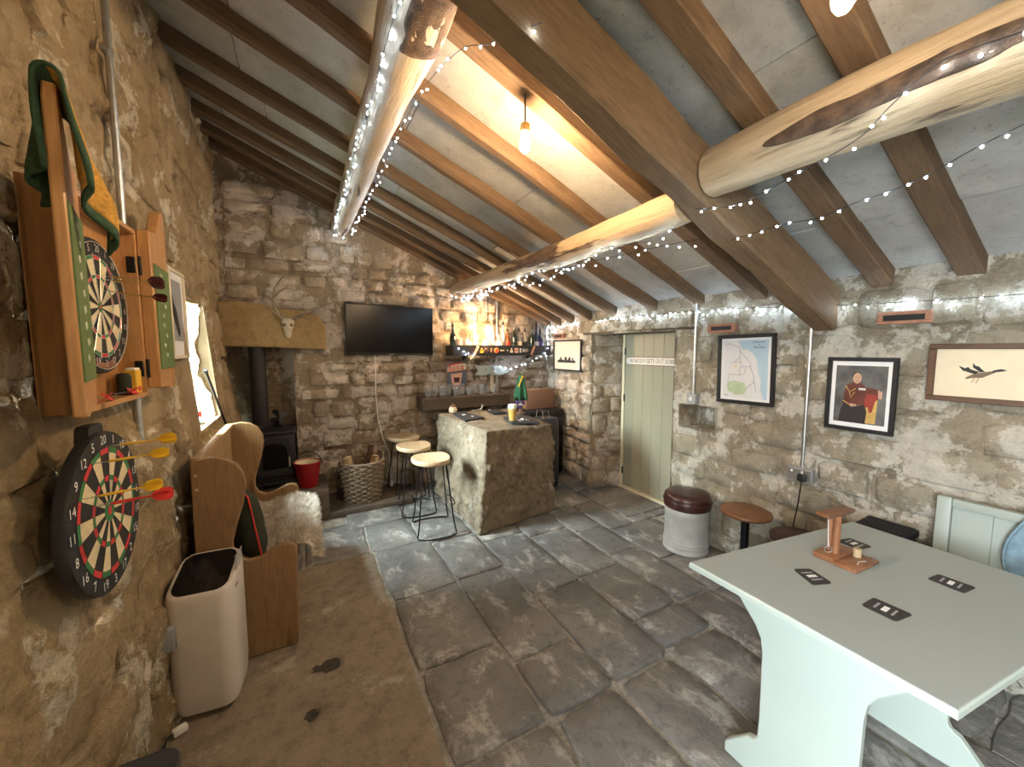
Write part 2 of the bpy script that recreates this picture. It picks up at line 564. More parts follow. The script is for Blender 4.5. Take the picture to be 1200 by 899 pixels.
def struct(o):
    o['kind'] = 'structure'
    return o


def empty_struct(name):
    o = bpy.data.objects.new(name, None)
    o.empty_display_size = 0.05
    col.objects.link(o)
    return struct(o)


def fbm(x, y, z, o=4):
    return noise.fractal(Vector((x, y, z)), 1.0, 2.0, o)


def sstep(a, b, x):
    t = max(0.0, min(1.0, (x - a) / (b - a)))
    return t * t * (3 - 2 * t)


ORD = ['first', 'second', 'third', 'fourth', 'fifth', 'sixth', 'seventh', 'eighth', 'ninth', 'tenth', 'eleventh', 'twelfth', 'thirteenth', 'fourteenth', 'fifteenth', 'sixteenth']


# ================================================================== THE ROOM
def zr(x):
    return 3.135 - 0.409 * x          # underside of the rafters


def xl(z):
    return -0.57 - 0.09 * sstep(0.8, 1.6, z)


def xr(y):
    return 2.88 if y < 3.0 else 2.88 + 0.115 * sstep(3.0, 4.5, y)


def mapL(s, t, d):
    return (xl(t) + d, s, t)


def mapB(s, t, d):
    return (s, 4.5 - d, t)


def mapR(s, t, d):
    return (xr(s) - d, s, t)


def inside(s, t, holes, g=0.0):
    return any(a - g < s < b + g and c - g < t < e + g for a, b, c, e in holes)


def sheet(name, fm, s0, s1, t0, t1, res, holes, amp, mat, seed, top=None, parent=None):
    """rough mortar face of a wall, with openings"""
    def lines(a, b, cuts):
        n = max(1, round((b - a) / res))
        L = [a + (b - a) * i / n for i in range(n + 1)]
        for c in cuts:
            if a < c < b:
                k = min(range(len(L)), key=lambda i: abs(L[i] - c))
                L[k] = c
        return L
    S = lines(s0, s1, [h[0] for h in holes] + [h[1] for h in holes])
    T = lines(t0, t1, [h[2] for h in holes] + [h[3] for h in holes])
    mb = MB()
    idx = {}
    vs, fs = [], []
    for j, t in enumerate(T):
        for i, s in enumerate(S):
            d = amp * (fbm(s * 2.6, t * 3.2, seed, 3) * 0.65 + fbm(s * 8, t * 8, seed + 9, 4) * 0.42 + fbm(s * 30, t * 30, seed + 5, 3) * 0.16)
            idx[(i, j)] = len(vs)
            vs.append(fm(s, t, d))
    for j in range(len(T) - 1):
        for i in range(len(S) - 1):
            cs, ct = (S[i] + S[i + 1]) / 2, (T[j] + T[j + 1]) / 2
            if inside(cs, ct, holes) or (top and ct > top(cs)):
                continue
            fs.append((idx[(i, j)], idx[(i + 1, j)], idx[(i + 1, j + 1)], idx[(i, j + 1)]))
    mb.add(vs, fs)
    return mb.build(name, mat, parent, 180, recalc=False)


def stone_mesh(fm, cs, ct, w, h, proud, seed, n=12):
    rnd = random.Random(seed)
    e = rnd.uniform(5.0, 11.0)
    ring = []
    off = PI / n + rnd.uniform(-0.12, 0.12)
    for k in range(n):
        a = 2 * PI * k / n + off
        c, s_ = math.cos(a), math.sin(a)
        j = rnd.uniform(0.90, 1.05)
        ring.append((math.copysign(abs(c) ** (2 / e), c) * w / 2 * j, math.copysign(abs(s_) ** (2 / e), s_) * h / 2 * j))
    tilt_s, tilt_t = rnd.uniform(-0.05, 0.05), rnd.uniform(-0.06, 0.06)
    vs = []
    for sc_, d in ((1.0, -0.05), (0.97, proud * 0.35), (0.85, proud)):
        for (u, v) in ring:
            dd = d + (tilt_s * u + tilt_t * v + rnd.uniform(-0.005, 0.006) if d > 0 else 0)
            vs.append(fm(cs + u * sc_, ct + v * sc_, dd))
    vs.append(fm(cs, ct, proud + rnd.uniform(0.0, 0.012)))
    fs = []
    for i in range(2):
        for k in range(n):
            fs.append((i * n + k, i * n + (k + 1) % n, (i + 1) * n + (k + 1) % n, (i + 1) * n + k))
    for k in range(n):
        fs.append((2 * n + k, 2 * n + (k + 1) % n, 3 * n))
    return vs, fs


def stones(parent, fm, s0, s1, t0, t1, hr, wr, mat, pr, holes=(), top=None, gap=0.014, seed=1, maxn=298, skip=0.0):
    rnd = random.Random(seed)
    t, cnt = t0, 0
    while t < t1 - 0.05 and cnt < maxn:
        h = rnd.uniform(*hr)
        ws = []
        while sum(ws) < s1 - s0 - wr[0] * 0.5:
            ws.append(rnd.uniform(*wr))
        k = (s1 - s0) / sum(ws)
        s = s0
        for w in ws:
            w *= k
            hh = h * rnd.uniform(0.84, 1.10)
            cs, ct = s + w / 2, t + h / 2 + rnd.uniform(-0.015, 0.015)
            s += w
            if cnt >= maxn or rnd.random() < skip:
                continue
            if any(cs + w * 0.46 > a and cs - w * 0.46 < b and ct + hh * 0.46 > c and ct - hh * 0.46 < e for a, b, c, e in holes):
                continue
            if top and ct + hh / 2 > top(cs + w / 2):
                continue
            vs, fs = stone_mesh(fm, cs, ct, w - gap, hh - gap, rnd.uniform(*pr), rnd.random())
            MB().add(vs, fs).build('stone', mat, parent, 60)
            cnt += 1
        t += h
    return cnt


# ---- left wall
WIN = (2.98, 3.62, 1.10, 1.92)
DOORWAY = (-1.25, -0.05, 0.0, 2.05)
wl = struct(sheet('wall_left', mapL, 0.9, 4.7, -0.03, 3.62, 0.0155, [WIN], 0.066, 'mortar_l', 3.1))
sheet('mortar_face', mapL, -1.7, 0.9, -0.03, 3.62, 0.08, [DOORWAY], 0.03, 'mortar_l', 3.1, parent=wl)
stones(wl, mapL, 1.0, 4.5, 0.02, 3.36, (0.13, 0.27), (0.16, 0.46), 'wall_l', (-0.004, 0.026), [WIN], gap=0.010, seed=11)
mb = MB()
a, b, c, e = WIN
for q in (((a, c), (b, c)), ((b, c), (b, e)), ((b, e), (a, e)), ((a, e), (a, c))):
    (y0, z0), (y1, z1) = q

    def so(y, z):
        return (-0.86, y + (0.12 if y > 3.3 else -0.12), z + (0.30 if z > 1.5 else -0.02))
    mb.add([(xl(z0) + 0.03, y0, z0), (xl(z1) + 0.03, y1, z1), so(y1, z1), so(y0, z0)], [(0, 1, 2, 3)])
mb.build('window_reveal', 'plaster', wl)
a, b, c, e = DOORWAY
mb = MB()
for q in (((b, c), (b, e)), ((b, e), (a, e)), ((a, e), (a, c))):
    (y0, z0), (y1, z1) = q
    mb.add([(xl(z0) + 0.03, y0, z0), (xl(z1) + 0.03, y1, z1), (-1.05, y1, z1), (-1.05, y0, z0)], [(0, 1, 2, 3)])
mb.build('doorway_reveal', 'plaster', wl)

# ---- back wall with the fireplace recess
FIRE = (-0.66, -0.08, 0.0, 1.66)
wb = struct(sheet('wall_back', mapB, -0.80, 3.25, -0.03, 3.6, 0.024, [FIRE], 0.034, 'mortar_b', 8.4, top=lambda s: zr(s) + 0.14))
stones(wb, mapB, -0.62, 2.97, 0.02, 3.4, (0.10, 0.20), (0.16, 0.46), 'wall_b', (0.010, 0.042), [FIRE, (-0.68, 0.26, 1.58, 2.06)], lambda s: zr(s) + 0.05, gap=0.020, seed=23)
mb = MB()
x0, x1, z0, z1 = FIRE
mb.add([(x0, 4.52, 0), (x0, 4.85, 0), (x0, 4.85, 1.9), (x0, 4.52, 1.9)], [(0, 1, 2, 3)])
mb.add([(x1, 4.46, 0), (x1, 4.85, 0), (x1, 4.85, 1.9), (x1, 4.46, 1.9)], [(0, 1, 2, 3)])
mb.add([(x0, 4.85, 0), (x1, 4.85, 0), (x1, 4.85, 1.9), (x0, 4.85, 1.9)], [(0, 1, 2, 3)])
mb.add([(x0, 4.46, 1.9), (x1, 4.46, 1.9), (x1, 4.85, 1.9), (x0, 4.85, 1.9)], [(0, 1, 2, 3)])
mb.build('fireplace_recess', 'mortar_b', wb)
# one long worn stone over the hearth
prof = [(-0.66, 1.63), (-0.3, 1.625), (0.0, 1.612), (0.215, 1.60), (0.225, 1.70), (0.215, 1.84), (0.17, 1.93), (0.08, 1.975), (-0.06, 1.985), (-0.2, 2.0), (-0.32, 2.03), (-0.5, 2.05), (-0.66, 2.04)]
bmh = MB().prism(prof, 4.35, 4.50, 'y')
lo = bmh.build('mantel_stone', 'lintel', wb)
bv = lo.modifiers.new('bevel', 'BEVEL')
bv.width = 0.018
bv.segments = 3

# ---- right wall with door recess and a square niche
DOOR = (2.30, 3.42, 0.0, 1.77)
NICHE = (1.89, 2.22, 0.94, 1.14)
wr_ = struct(sheet('wall_right', mapR, 0.0, 4.7, -0.03, 2.2, 0.022, [DOOR, NICHE], 0.026, 'mortar_r', 15.2))
sheet('mortar_face', mapR, -1.7, 0.0, -0.03, 2.2, 0.10, [], 0.03, 'mortar_r', 15.2, parent=wr_)
KEEP = [(2.12, 3.60, 1.74, 1.96)]
stones(wr_, mapR, 0.15, 2.30, 0.02, 1.92, (0.12, 0.25), (0.18, 0.46), 'wall_r', (0.004, 0.030), [DOOR, NICHE] + KEEP, gap=0.012, seed=31, maxn=180)
stones(wr_, mapR, 3.44, 4.45, 0.02, 1.94, (0.10, 0.20), (0.15, 0.36), 'wall_b', (0.010, 0.034), KEEP, gap=0.016, seed=37, maxn=110)


def mapJ(s, t, d):      # far cheek of the door recess
    k = s / 0.38
    return (2.90 + s, 3.42 - 0.10 * k - d, t)


sheet('door_cheek', mapJ, -0.02, 0.40, 0.0, 1.80, 0.03, [], 0.03, 'mortar_b', 4.4, parent=wr_)
stones(wr_, mapJ, 0.0, 0.36, 0.01, 1.76, (0.13, 0.26), (0.15, 0.36), 'wall_b', (0.012, 0.032), gap=0.012, seed=41, maxn=30)
mb = MB()
mb.add([(2.87, 2.30, 0), (3.32, 2.30, 0), (3.32, 2.30, 1.80), (2.87, 2.30, 1.80)], [(0, 1, 2, 3)])
mb.build('door_cheek', 'mortar_r', wr_)
mb = MB()
y0, y1, z0, z1 = NICHE
mb.add([(2.85, y0, z0), (2.85, y1, z0), (2.85, y1, z1), (2.85, y0, z1), (3.12, y0, z0), (3.12, y1, z0), (3.12, y1, z1), (3.12, y0, z1)],
       [(4, 5, 6, 7), (0, 1, 5, 4), (1, 2, 6, 5), (2, 3, 7, 6), (3, 0, 4, 7)])
mb.build('niche_lining', 'mortar_r', wr_)
lt = MB()
path = [(3.07, 2.14 + 1.44 * i / 8, 1.835 + 0.012 * math.sin(i * 1.7)) for i in range(9)]
lt.tube(path, [0.10] * 9, 4)
lt2 = MB().rbox((3.08, 2.86, 1.84), (0.40, 1.46, 0.14), 0.012)
lt2.build('door_lintel', 'darkplank', wr_)
mb = MB().rbox((2.865, 2.88, 1.855), (0.05, 1.50, 0.13), 0.015)
mb.build('lintel_face', 'mortar_r', wr_)
# terracotta air bricks high in the wall
for (y, z, x) in ((1.86, 1.765, 2.850), (0.836, 1.772, 2.850), (4.11, 1.775, 2.925)):
    mb = MB()
    for (dy, dz, sy, sz) in ((0, 0.024, 0.215, 0.018), (0, -0.024, 0.215, 0.018), (0.095, 0, 0.026, 0.032), (-0.095, 0, 0.026, 0.032)):
        mb.rbox((x, y + dy, z + dz), (0.05, sy, sz), 0.003, 1)
    ab = mb.build('air_brick', 'terracotta', wr_)
    MB().box((x - 0.002, y, z), (0.03, 0.17, 0.034)).build('slot', 'black', ab)

# ---- end wall behind the camera
wf = MB().box((1.2, -1.72, 1.75), (4.2, 0.1, 3.7)).build('wall_front', 'plaster')
struct(wf)

# ---- floor: worn concrete strip by the left wall, slate flagstones elsewhere
fl_ = MB()
nx, ny = 60, 190
vs, fs = [], []
pits = [(0.045, 2.08, 0.075, 0.055), (-0.033, 1.82, 0.038, 0.040)]
for j in range(ny + 1):
    for i in range(nx + 1):
        x = -0.76 + 1.195 * i / nx
        y = -1.7 + 4.80 * j / ny
        if i == nx:
            x += 0.012 * fbm(y * 5, 2, 1) + 0.004
        z = 0.006 * fbm(x * 3, y * 3, 5) + 0.003 * fbm(x * 14, y * 14, 2)
        for (px, py, rx, ry) in pits:
            q = math.hypot((x - px) / rx, (y - py) / ry) + 0.35 * fbm(x * 18, y * 18, 7, 2)
            z -= 0.035 * (1 - sstep(0.7, 1.05, q))
        if i == nx:
            z -= 0.02
        vs.append((x, y, z - 0.004))
for j in range(ny):
    for i in range(nx):
        k = j * (nx + 1) + i
        fs.append((k, k + 1, k + nx + 2, k + nx + 1))
fo = struct(fl_.add(vs, fs).build('floor', 'concrete', None, 180))
jb = MB()
vs, fs = [], []
nx, ny = 90, 150
for j in range(ny + 1):
    for i in range(nx + 1):
        x, y = -0.8 + 4.15 * i / nx, -1.7 + 6.4 * j / ny
        vs.append((x, y, -0.016 + 0.006 * fbm(x * 8, y * 8, 3)))
for j in range(ny):
    for i in range(nx):
        k = j * (nx + 1) + i
        if vs[k][0] < 0.35 and vs[k][1] < 2.95:
            continue
        fs.append((k, k + 1, k + nx + 2, k + nx + 1))
jb.add(vs, fs).build('joint_bed', 'joint', fo, 180)
# dark grit lying in the two pits
for (px, py, rx, ry) in pits:
    mb = MB()
    n = 18
    vs = [(px + rx * 0.9 * math.cos(2 * PI * k / n) * (1 + 0.3 * fbm(k * 0.7, px * 9, 3, 2)), py + ry * 0.9 * math.sin(2 * PI * k / n) * (1 + 0.3 * fbm(k * 0.9, py, 6, 2)), -0.022) for k in range(n)] + [(px, py, -0.026)]
    mb.add(vs, [(k, (k + 1) % n, n) for k in range(n)])
    mb.build('pit_grit', 'darkgrit', fo)

CX = [0.44, 0.885, 1.262, 1.65, 2.052, 2.36, 2.89]
CUTS = [[-1.6, -0.9, -0.35, 0.22, 0.76, 1.28, 1.79, 2.415, 3.11],
        [-1.6, -0.7, -0.05, 0.66, 1.275, 1.625, 2.44, 3.02],
        [-1.6, -0.8, 0.05, 0.62, 1.28, 2.035, 2.84, 3.3],
        [-1.6, -0.6, 0.2, 0.72, 1.31, 1.555, 2.06, 2.73, 3.3],
        [-1.6, -0.5, 0.1, 0.85, 1.545, 2.18, 2.60, 3.15],
        [-1.6, -0.4, 0.35, 0.95, 1.5, 1.95, 2.50]]
RECTS = []
for i, cuts in enumerate(CUTS):
    for j in range(len(cuts) - 1):
        RECTS.append((CX[i], CX[i + 1], cuts[j], cuts[j + 1]))
RECTS += [(2.36, 2.66, 2.50, 3.10), (2.66, 3.22, 2.62, 3.40), (2.66, 3.22, 2.50, 2.62), (2.36, 2.66, 3.10, 3.62), (2.66, 2.97, 3.40, 4.0), (2.36, 2.66, 3.62, 4.1), (2.66, 2.97, 4.0, 4.5), (2.36, 2.66, 4.1, 4.5), (2.05, 2.36, 3.15, 4.5),
          (-0.56, -0.05, 3.11, 3.95), (-0.05, 0.42, 3.11, 3.75), (0.42, 0.82, 3.11, 3.62), (0.82, 1.26, 3.04, 3.42), (0.82, 1.26, 3.42, 3.95), (0.30, 0.82, 3.62, 3.98), (0.96, 1.26, 3.95, 4.48), (1.26, 2.05, 3.3, 4.5)]


def flag(x0, x1, y0, y1, seed):
    rnd = random.Random(seed)
    rough = 1.0 if y1 > 1.4 else 2.2
    g = rnd.uniform(0.005, 0.010) * (1.0 if y1 > 1.4 else 1.2)
    w, h = x1 - x0 - 2 * g, y1 - y0 - 2 * g
    cx, cy = (x0 + x1) / 2, (y0 + y1) / 2
    ring = []
    m = 5
    cut = 0.028 * rough
    for (ax, ay, bx, by) in ((-1, -1, 1, -1), (1, -1, 1, 1), (1, 1, -1, 1), (-1, 1, -1, -1)):
        for k in range(m):
            t = k / m
            px, py = (ax + (bx - ax) * t) * w / 2, (ay + (by - ay) * t) * h / 2
            j = rnd.uniform(-0.004, 0.004) * rough
            if k == 0:
                px *= 1 - cut / w * rnd.uniform(0.1, 0.9)
                py *= 1 - cut / h * rnd.uniform(0.1, 0.9)
            ring.append((px + j, py + j))
    tz = rnd.uniform(-0.004, 0.005)
    tx, ty = rnd.uniform(-0.008, 0.008) * rough, rnd.uniform(-0.008, 0.008) * rough
    vs = []
    n = len(ring)
    for s_, dz in ((1.0, -0.05), (1.0, -0.007), (0.975, 0.0), (0.6, 0.001)):
        for (u, v) in ring:
            q = max(0.001, math.hypot(u, v))
            f = s_ if s_ < 0.9 else 1 - (1 - s_) * 0.3 / max(q, 0.12)
            z = tz + tx * u + ty * v + dz
            if dz >= -0.01:
                z += rough * 0.004 * fbm((cx + u) * 6, (cy + v) * 6, 2, 3)
            vs.append((cx + u * f, cy + v * f, z))
    vs.append((cx, cy, tz + rough * 0.004 * fbm(cx * 6, cy * 6, 2, 3)))
    fs = []
    for i in range(3):
        for k in range(n):
            fs.append((i * n + k, i * n + (k + 1) % n, (i + 1) * n + (k + 1) % n, (i + 1) * n + k))
    for k in range(n):
        fs.append((3 * n + k, 3 * n + (k + 1) % n, 4 * n))
    MB().add(vs, fs).build('flagstone', 'slate', fo, 50)


for i, r_ in enumerate(RECTS):
    flag(*r_, 100 + i)
# raised hearth and the low slab under the log basket
mb = MB().rbox((-0.20, 4.36, 0.14), (0.74, 0.86, 0.30), 0.02)
mb.build('hearth_slab', 'hearth', fo)
mb = MB().rbox((0.56, 4.22, 0.02), (0.80, 0.56, 0.07), 0.015)
mb.build('hearth_slab', 'hearth', fo)

# ---- ceiling: boards between rafters
SL = math.atan(0.409)
ce = MB()
ce.add([(-0.85, -1.75, zr(-0.85) + 0.14), (3.3, -1.75, zr(3.3) + 0.14), (3.3, 4.8, zr(3.3) + 0.14), (-0.85, 4.8, zr(-0.85) + 0.14)], [(0, 1, 2, 3)])
ceil = struct(ce.build('ceiling', 'cement', None, 0))
RY = [-1.5, -1.05, -0.6, -0.2, 0.2, 0.62, 0.95, 1.30, 1.61, 2.08, 2.57, 3.08, 3.50, 3.87, 4.18, 4.46]
rnd = random.Random(5)
rot = Matrix.Rotation(SL, 3, 'Y')
for i, y in enumerate(RY):
    far = y > 1.9
    w = (0.085 if far else 0.095) * (0.9 if y > 3.3 else 1)
    h = 0.085
    mb = MB()
    vs, fs = [], []
    N = 14
    for k in range(N + 1):
        x = -0.78 + 3.90 * k / N
        a = (0.012 if far else 0.003)
        dy = a * fbm(x * 1.5, y * 3, 1, 2) * 1.5
        dz = a * fbm(x * 1.5, y * 3, 8, 2)
        ww = w * (1 + (0.12 if far else 0.03) * fbm(x * 2, y, 4, 2))
        cb = 0.018 if far else 0.006
        zb = zr(x) + dz
        sec = [(-ww / 2 + cb, 0), (ww / 2 - cb, 0), (ww / 2, cb), (ww / 2, h + 0.03), (-ww / 2, h + 0.03), (-ww / 2, cb)]
        vs += [(x, y + dy + u, zb + v) for u, v in sec]
    for k in range(N):
        for q in range(6):
            fs.append((k * 6 + q, k * 6 + (q + 1) % 6, (k + 1) * 6 + (q + 1) % 6, (k + 1) * 6 + q))
    fs += [tuple(range(5, -1, -1)), tuple(range(N * 6, N * 6 + 6))]
    mb.add(vs, fs).build('rafter', 'rafter', ceil, 35)
edges = RY + [4.72]
for i in range(len(edges) - 1):
    y0, y1 = edges[i] + 0.004, edges[i + 1] - 0.004
    x = -0.82 - rnd.uniform(0, 0.5)
    while x < 3.2:
        L = rnd.uniform(0.62, 0.95)
        xa, xb = max(x, -0.82), min(x + L - 0.006, 3.22)
        x += L
        if xb - xa < 0.05:
            continue
        dz = rnd.uniform(0.080, 0.090)
        MB().add([(xa, y0, zr(xa) + dz), (xb, y0, zr(xb) + dz), (xb, y1, zr(xb) + dz), (xa, y1, zr(xa) + dz),
                  (xa, y0, zr(xa) + dz + 0.02), (xb, y0, zr(xb) + dz + 0.02), (xb, y1, zr(xb) + dz + 0.02), (xa, y1, zr(xa) + dz + 0.02)],
                 [(0, 1, 2, 3), (7, 6, 5, 4), (0, 4, 5, 1), (1, 5, 6, 2), (2, 6, 7, 3), (3, 7, 4, 0)]).build('ceiling_board', 'cement', ceil, 0)


# ---- logs and the big roof beam
def log(name, mat, pts, label):
    path, rs = [], []
    P = [Vector(p[:3]) for p in pts]
    rr = [p[3] for p in pts]
    for i in range(len(P) - 1):
        n = max(2, int((P[i + 1] - P[i]).length / 0.09))
        for k in range(n):
            t = k / n
            path.append(P[i].lerp(P[i + 1], t))
            rs.append(rr[i] + (rr[i + 1] - rr[i]) * t)
    path.append(P[-1])
    rs.append(rr[-1])
    mb = MB().tube(path, rs, 18)
    out = []
    for k, v in enumerate(mb.v):
        c = path[min(k // 18, len(path) - 1)]
        d = Vector(v) - c
        f = 1 + 0.14 * fbm(v[0] * 5, v[1] * 1.6, v[2] * 5, 3)
        out.append(tuple(c + d * f))
    mb.v = out
    o = mb.build(name, mat, None, 60)
    tag(o, label, 'beam')
    return o


lg1 = log('log_purlin', 'log2', [(0.41, -1.66, 2.88, 0.12), (0.40, 0.9, 2.86, 0.13), (0.42, 1.5, 2.85, 0.125), (0.42, 2.0, 2.85, 0.10), (0.41, 3.0, 2.86, 0.098), (0.40, 4.46, 2.87, 0.095)],
    'whitish log beam with brown bark, outlined by fairy lights at top centre')
lg2 = log('log_purlin', 'log', [(1.60, -1.66, 2.36, 0.115), (1.60, 0.2, 2.355, 0.115), (1.60, 0.8, 2.365, 0.105), (1.61, 1.125, 2.37, 0.10)],
    'thick pale log with a bark strip at the top right, under two near rafters')
log('log_purlin', 'log', [(1.63, 1.27, 2.29, 0.085), (1.64, 2.0, 2.275, 0.085), (1.64, 3.0, 2.285, 0.08), (1.65, 4.46, 2.31, 0.075)],
    'long pale log beam from the square beam to the bottle shelf corner')


def bark_patch(parent, centre, y0, y1, a0, a1, seed, lift=0.004):
    """a remnant of bark clinging to a log: a thin raised patch with ragged edges"""
    ny_, na_ = 60, 22
    vs, fs = [], []
    for j in range(ny_ + 1):
        y = y0 + (y1 - y0) * j / ny_
        t = j / ny_
        taper = min(1.0, 4.5 * t, 4.5 * (1 - t)) ** 0.5
        am = (a0 + a1) / 2 + 0.12 * fbm(y * 2.5, seed, 1, 2)
        lo_ = am - (am - a0) * taper * (1 + 0.25 * fbm(y * 6, seed, 4, 3))
        hi_ = am + (a1 - am) * taper * (1 + 0.25 * fbm(y * 6, seed, 8, 3))
        cx, cz, r_ = centre(y)
        for i in range(na_ + 1):
            th = lo_ + (hi_ - lo_) * i / na_
            px, pz = cx - r_ * math.cos(th), cz - r_ * math.sin(th)
            f = 1 + 0.14 * fbm(px * 5, y * 1.6, pz * 5, 3)
            e = math.sin(PI * i / na_) ** 0.4 * taper
            rr = r_ * f + (lift + 0.006 * fbm(px * 40, y * 14, pz * 40, 3)) * e - 0.004 * (1 - e)
            vs.append((cx - rr * math.cos(th), y, cz - rr * math.sin(th)))
    for j in range(ny_):
        for i in range(na_):
            k = j * (na_ + 1) + i
            fs.append((k, k + 1, k + na_ + 2, k + na_ + 1))
    MB().add(vs, fs).build('bark_patch', 'logbark', parent, 60)


bark_patch(lg2, lambda y: (1.60, 2.36, 0.113), 0.18, 0.86, -0.10, 0.52, 3.3, 0.007)
bark_patch(lg1, lambda y: (0.41, 2.855, 0.125 if y < 1.6 else 0.105), 0.8, 2.05, 1.2, 3.3, 7.1, 0.008)
mb = MB()
vs, fs = [], []
N = 30
for k in range(N + 1):
    x = -0.66 + 3.52 * k / N
    j = 0.006 * fbm(x * 3, 1, 2, 3)
    ya, yb, zb, zt = 1.135 + j, 1.265 - j, zr(x) - 0.25 + j * 2, zr(x) - 0.003
    sec = [(ya + 0.012, zb), (yb - 0.012, zb), (yb, zb + 0.012), (yb, zt), (ya, zt), (ya, zb + 0.012)]
    vs += [(x, u, v) for u, v in sec]
for k in range(N):
    for q in range(6):
        fs.append((k * 6 + q, k * 6 + (q + 1) % 6, (k + 1) * 6 + (q + 1) % 6, (k + 1) * 6 + q))
fs += [tuple(range(5, -1, -1)), tuple(range(N * 6, N * 6 + 6))]
tb = mb.add(vs, fs).build('roof_beam', 'oak', None, 35)
tag(tb, 'massive square brown oak beam sloping across the ceiling down to the right wall', 'beam')

# ---- door_1 : sage boarded door deep in its recess
d1 = empty_struct('door_1')
y0, y1 = 2.34, 3.265
n = 7
for i in range(n):
    w = (y1 - y0) / n
    MB().rbox((3.262, y0 + w * (i + 0.5), 0.905), (0.03, w - 0.0012, 1.75), 0.0015, 1).build('board', 'sage', d1)
mb = MB()
mb.box((3.262, 3.285, 0.90), (0.05, 0.036, 1.80))
mb.box((3.262, 2.80, 1.80), (0.05, 1.0, 0.036))
mb.box((3.262, 2.318, 0.90), (0.05, 0.036, 1.80))
mb.box((3.245, 2.80, 0.012), (0.07, 1.0, 0.03))
mb.box((3.30, 2.8, 0.9), (0.02, 1.02, 1.86))
mb.build('door_frame', 'sageframe', d1)
for z in (1.58, 1.05, 0.2):
    MB().cyl((3.242, 3.268, z - 0.04), (3.242, 3.268, z + 0.04), 0.009, 8).build('hinge', 'blackmetal', d1)
hd = MB()
hd.rbox((3.240, 2.48, 1.10), (0.012, 0.03, 0.14), 0.004)
hd.tube([(3.235, 2.48, 1.12), (3.20, 2.48, 1.12), (3.195, 2.49, 1.12), (3.195, 2.56, 1.115)], 0.008, 8)
hd.build('door_handle', 'blackmetal', d1)

# ---- window_1 behind the settle
w1 = empty_struct('window_1')
fx = -0.735
mb = MB()
for y in (3.0, 3.6):
    mb.box((fx, y, 1.51), (0.04, 0.04, 0.82))
for z in (1.115, 1.90):
    mb.box((fx, 3.3, z), (0.04, 0.56, 0.04))
mb.build('window_frame', 'white', w1)
mb = MB()
mb.box((fx, 3.3, 1.51), (0.022, 0.02, 0.75))
mb.box((fx, 3.3, 1.51), (0.022, 0.56, 0.02))
mb.build('glazing_bar', 'white', w1)
for (y, z) in ((3.155, 1.325), (3.445, 1.325), (3.155, 1.70), (3.445, 1.70)):
    MB().box((fx, y, z), (0.004, 0.268, 0.354)).build('pane', 'pane', w1)

# ---- outside the openings: grass and a hedge seen through the window
og = MB().add([(-9, -6, -0.25), (-0.9, -6, -0.25), (-0.9, 16, -0.25), (-9, 16, -0.25)], [(0, 1, 2, 3)]).build('floor_outside', 'grass')
struct(og)
hg = MB()
rnd = random.Random(9)
for k in range(2600):
    y = rnd.uniform(5.0, 13)
    x = -1.9 - rnd.uniform(0, 1.0) - (y - 5) * 0.12
    z = rnd.uniform(-0.2, 2.6)
    a, b_ = Vector((rnd.gauss(0, 1), rnd.gauss(0, 1), rnd.gauss(0, 1))).normalized(), Vector((rnd.gauss(0, 1), rnd.gauss(0, 1), rnd.gauss(0, 1))).normalized()
    p = Vector((x, y, z))
    s = rnd.uniform(0.05, 0.12)
    hg.add([p - a * s, p + b_ * s * 0.5, p + a * s, p - b_ * s * 0.5], [(0, 1, 2, 3)])
ho = hg.build('hedge', 'leaf', None, 0, recalc=False)
tag(ho, 'bright green hedge outside, seen through the small left window', 'hedge')


# ================================================================== LEFT WALL THINGS
NUM = [20, 1, 18, 4, 13, 6, 10, 15, 2, 17, 3, 19, 7, 16, 8, 11, 14, 9, 12, 5]


def arc_seg(r0, r1, a0, a1, z, m=4):
    vs = [(r * math.sin(a0 + (a1 - a0) * k / m), r * math.cos(a0 + (a1 - a0) * k / m), z) for r in (r0, r1) for k in range(m + 1)]
    return vs, [(k, k + 1, m + 2 + k, m + 1 + k) for k in range(m)]


def dart_face(root, R0, d1, d0, t1, t0, b1, b0, z):
    for k in range(20):
        a0, a1 = (k - 0.5) * PI / 10, (k + 0.5) * PI / 10
        mb = MB()
        for (r0, r1, mi) in ((b1, t0, 0), (t0, t1, 1), (t1, d0, 0), (d0, d1, 1)):
            vs, fs = arc_seg(r0 * R0, r1 * R0, a0, a1, z)
            mb.add(vs, fs, mi)
        mb.build('segment', ['sisalblack', 'sisalred'] if k % 2 == 0 else ['sisalcream', 'sisalgreen'], root, 0, recalc=False)
    MB().lathe([(0.0005, z + 0.0005), (b1 * R0, z + 0.0005)], 24, capb=False, capt=False).build('outer_bull', 'sisalgreen', root, 0)
    MB().lathe([(0.0005, z + 0.001), (b0 * R0, z + 0.001)], 20, capb=False, capt=False).build('bullseye', 'sisalred', root, 0)


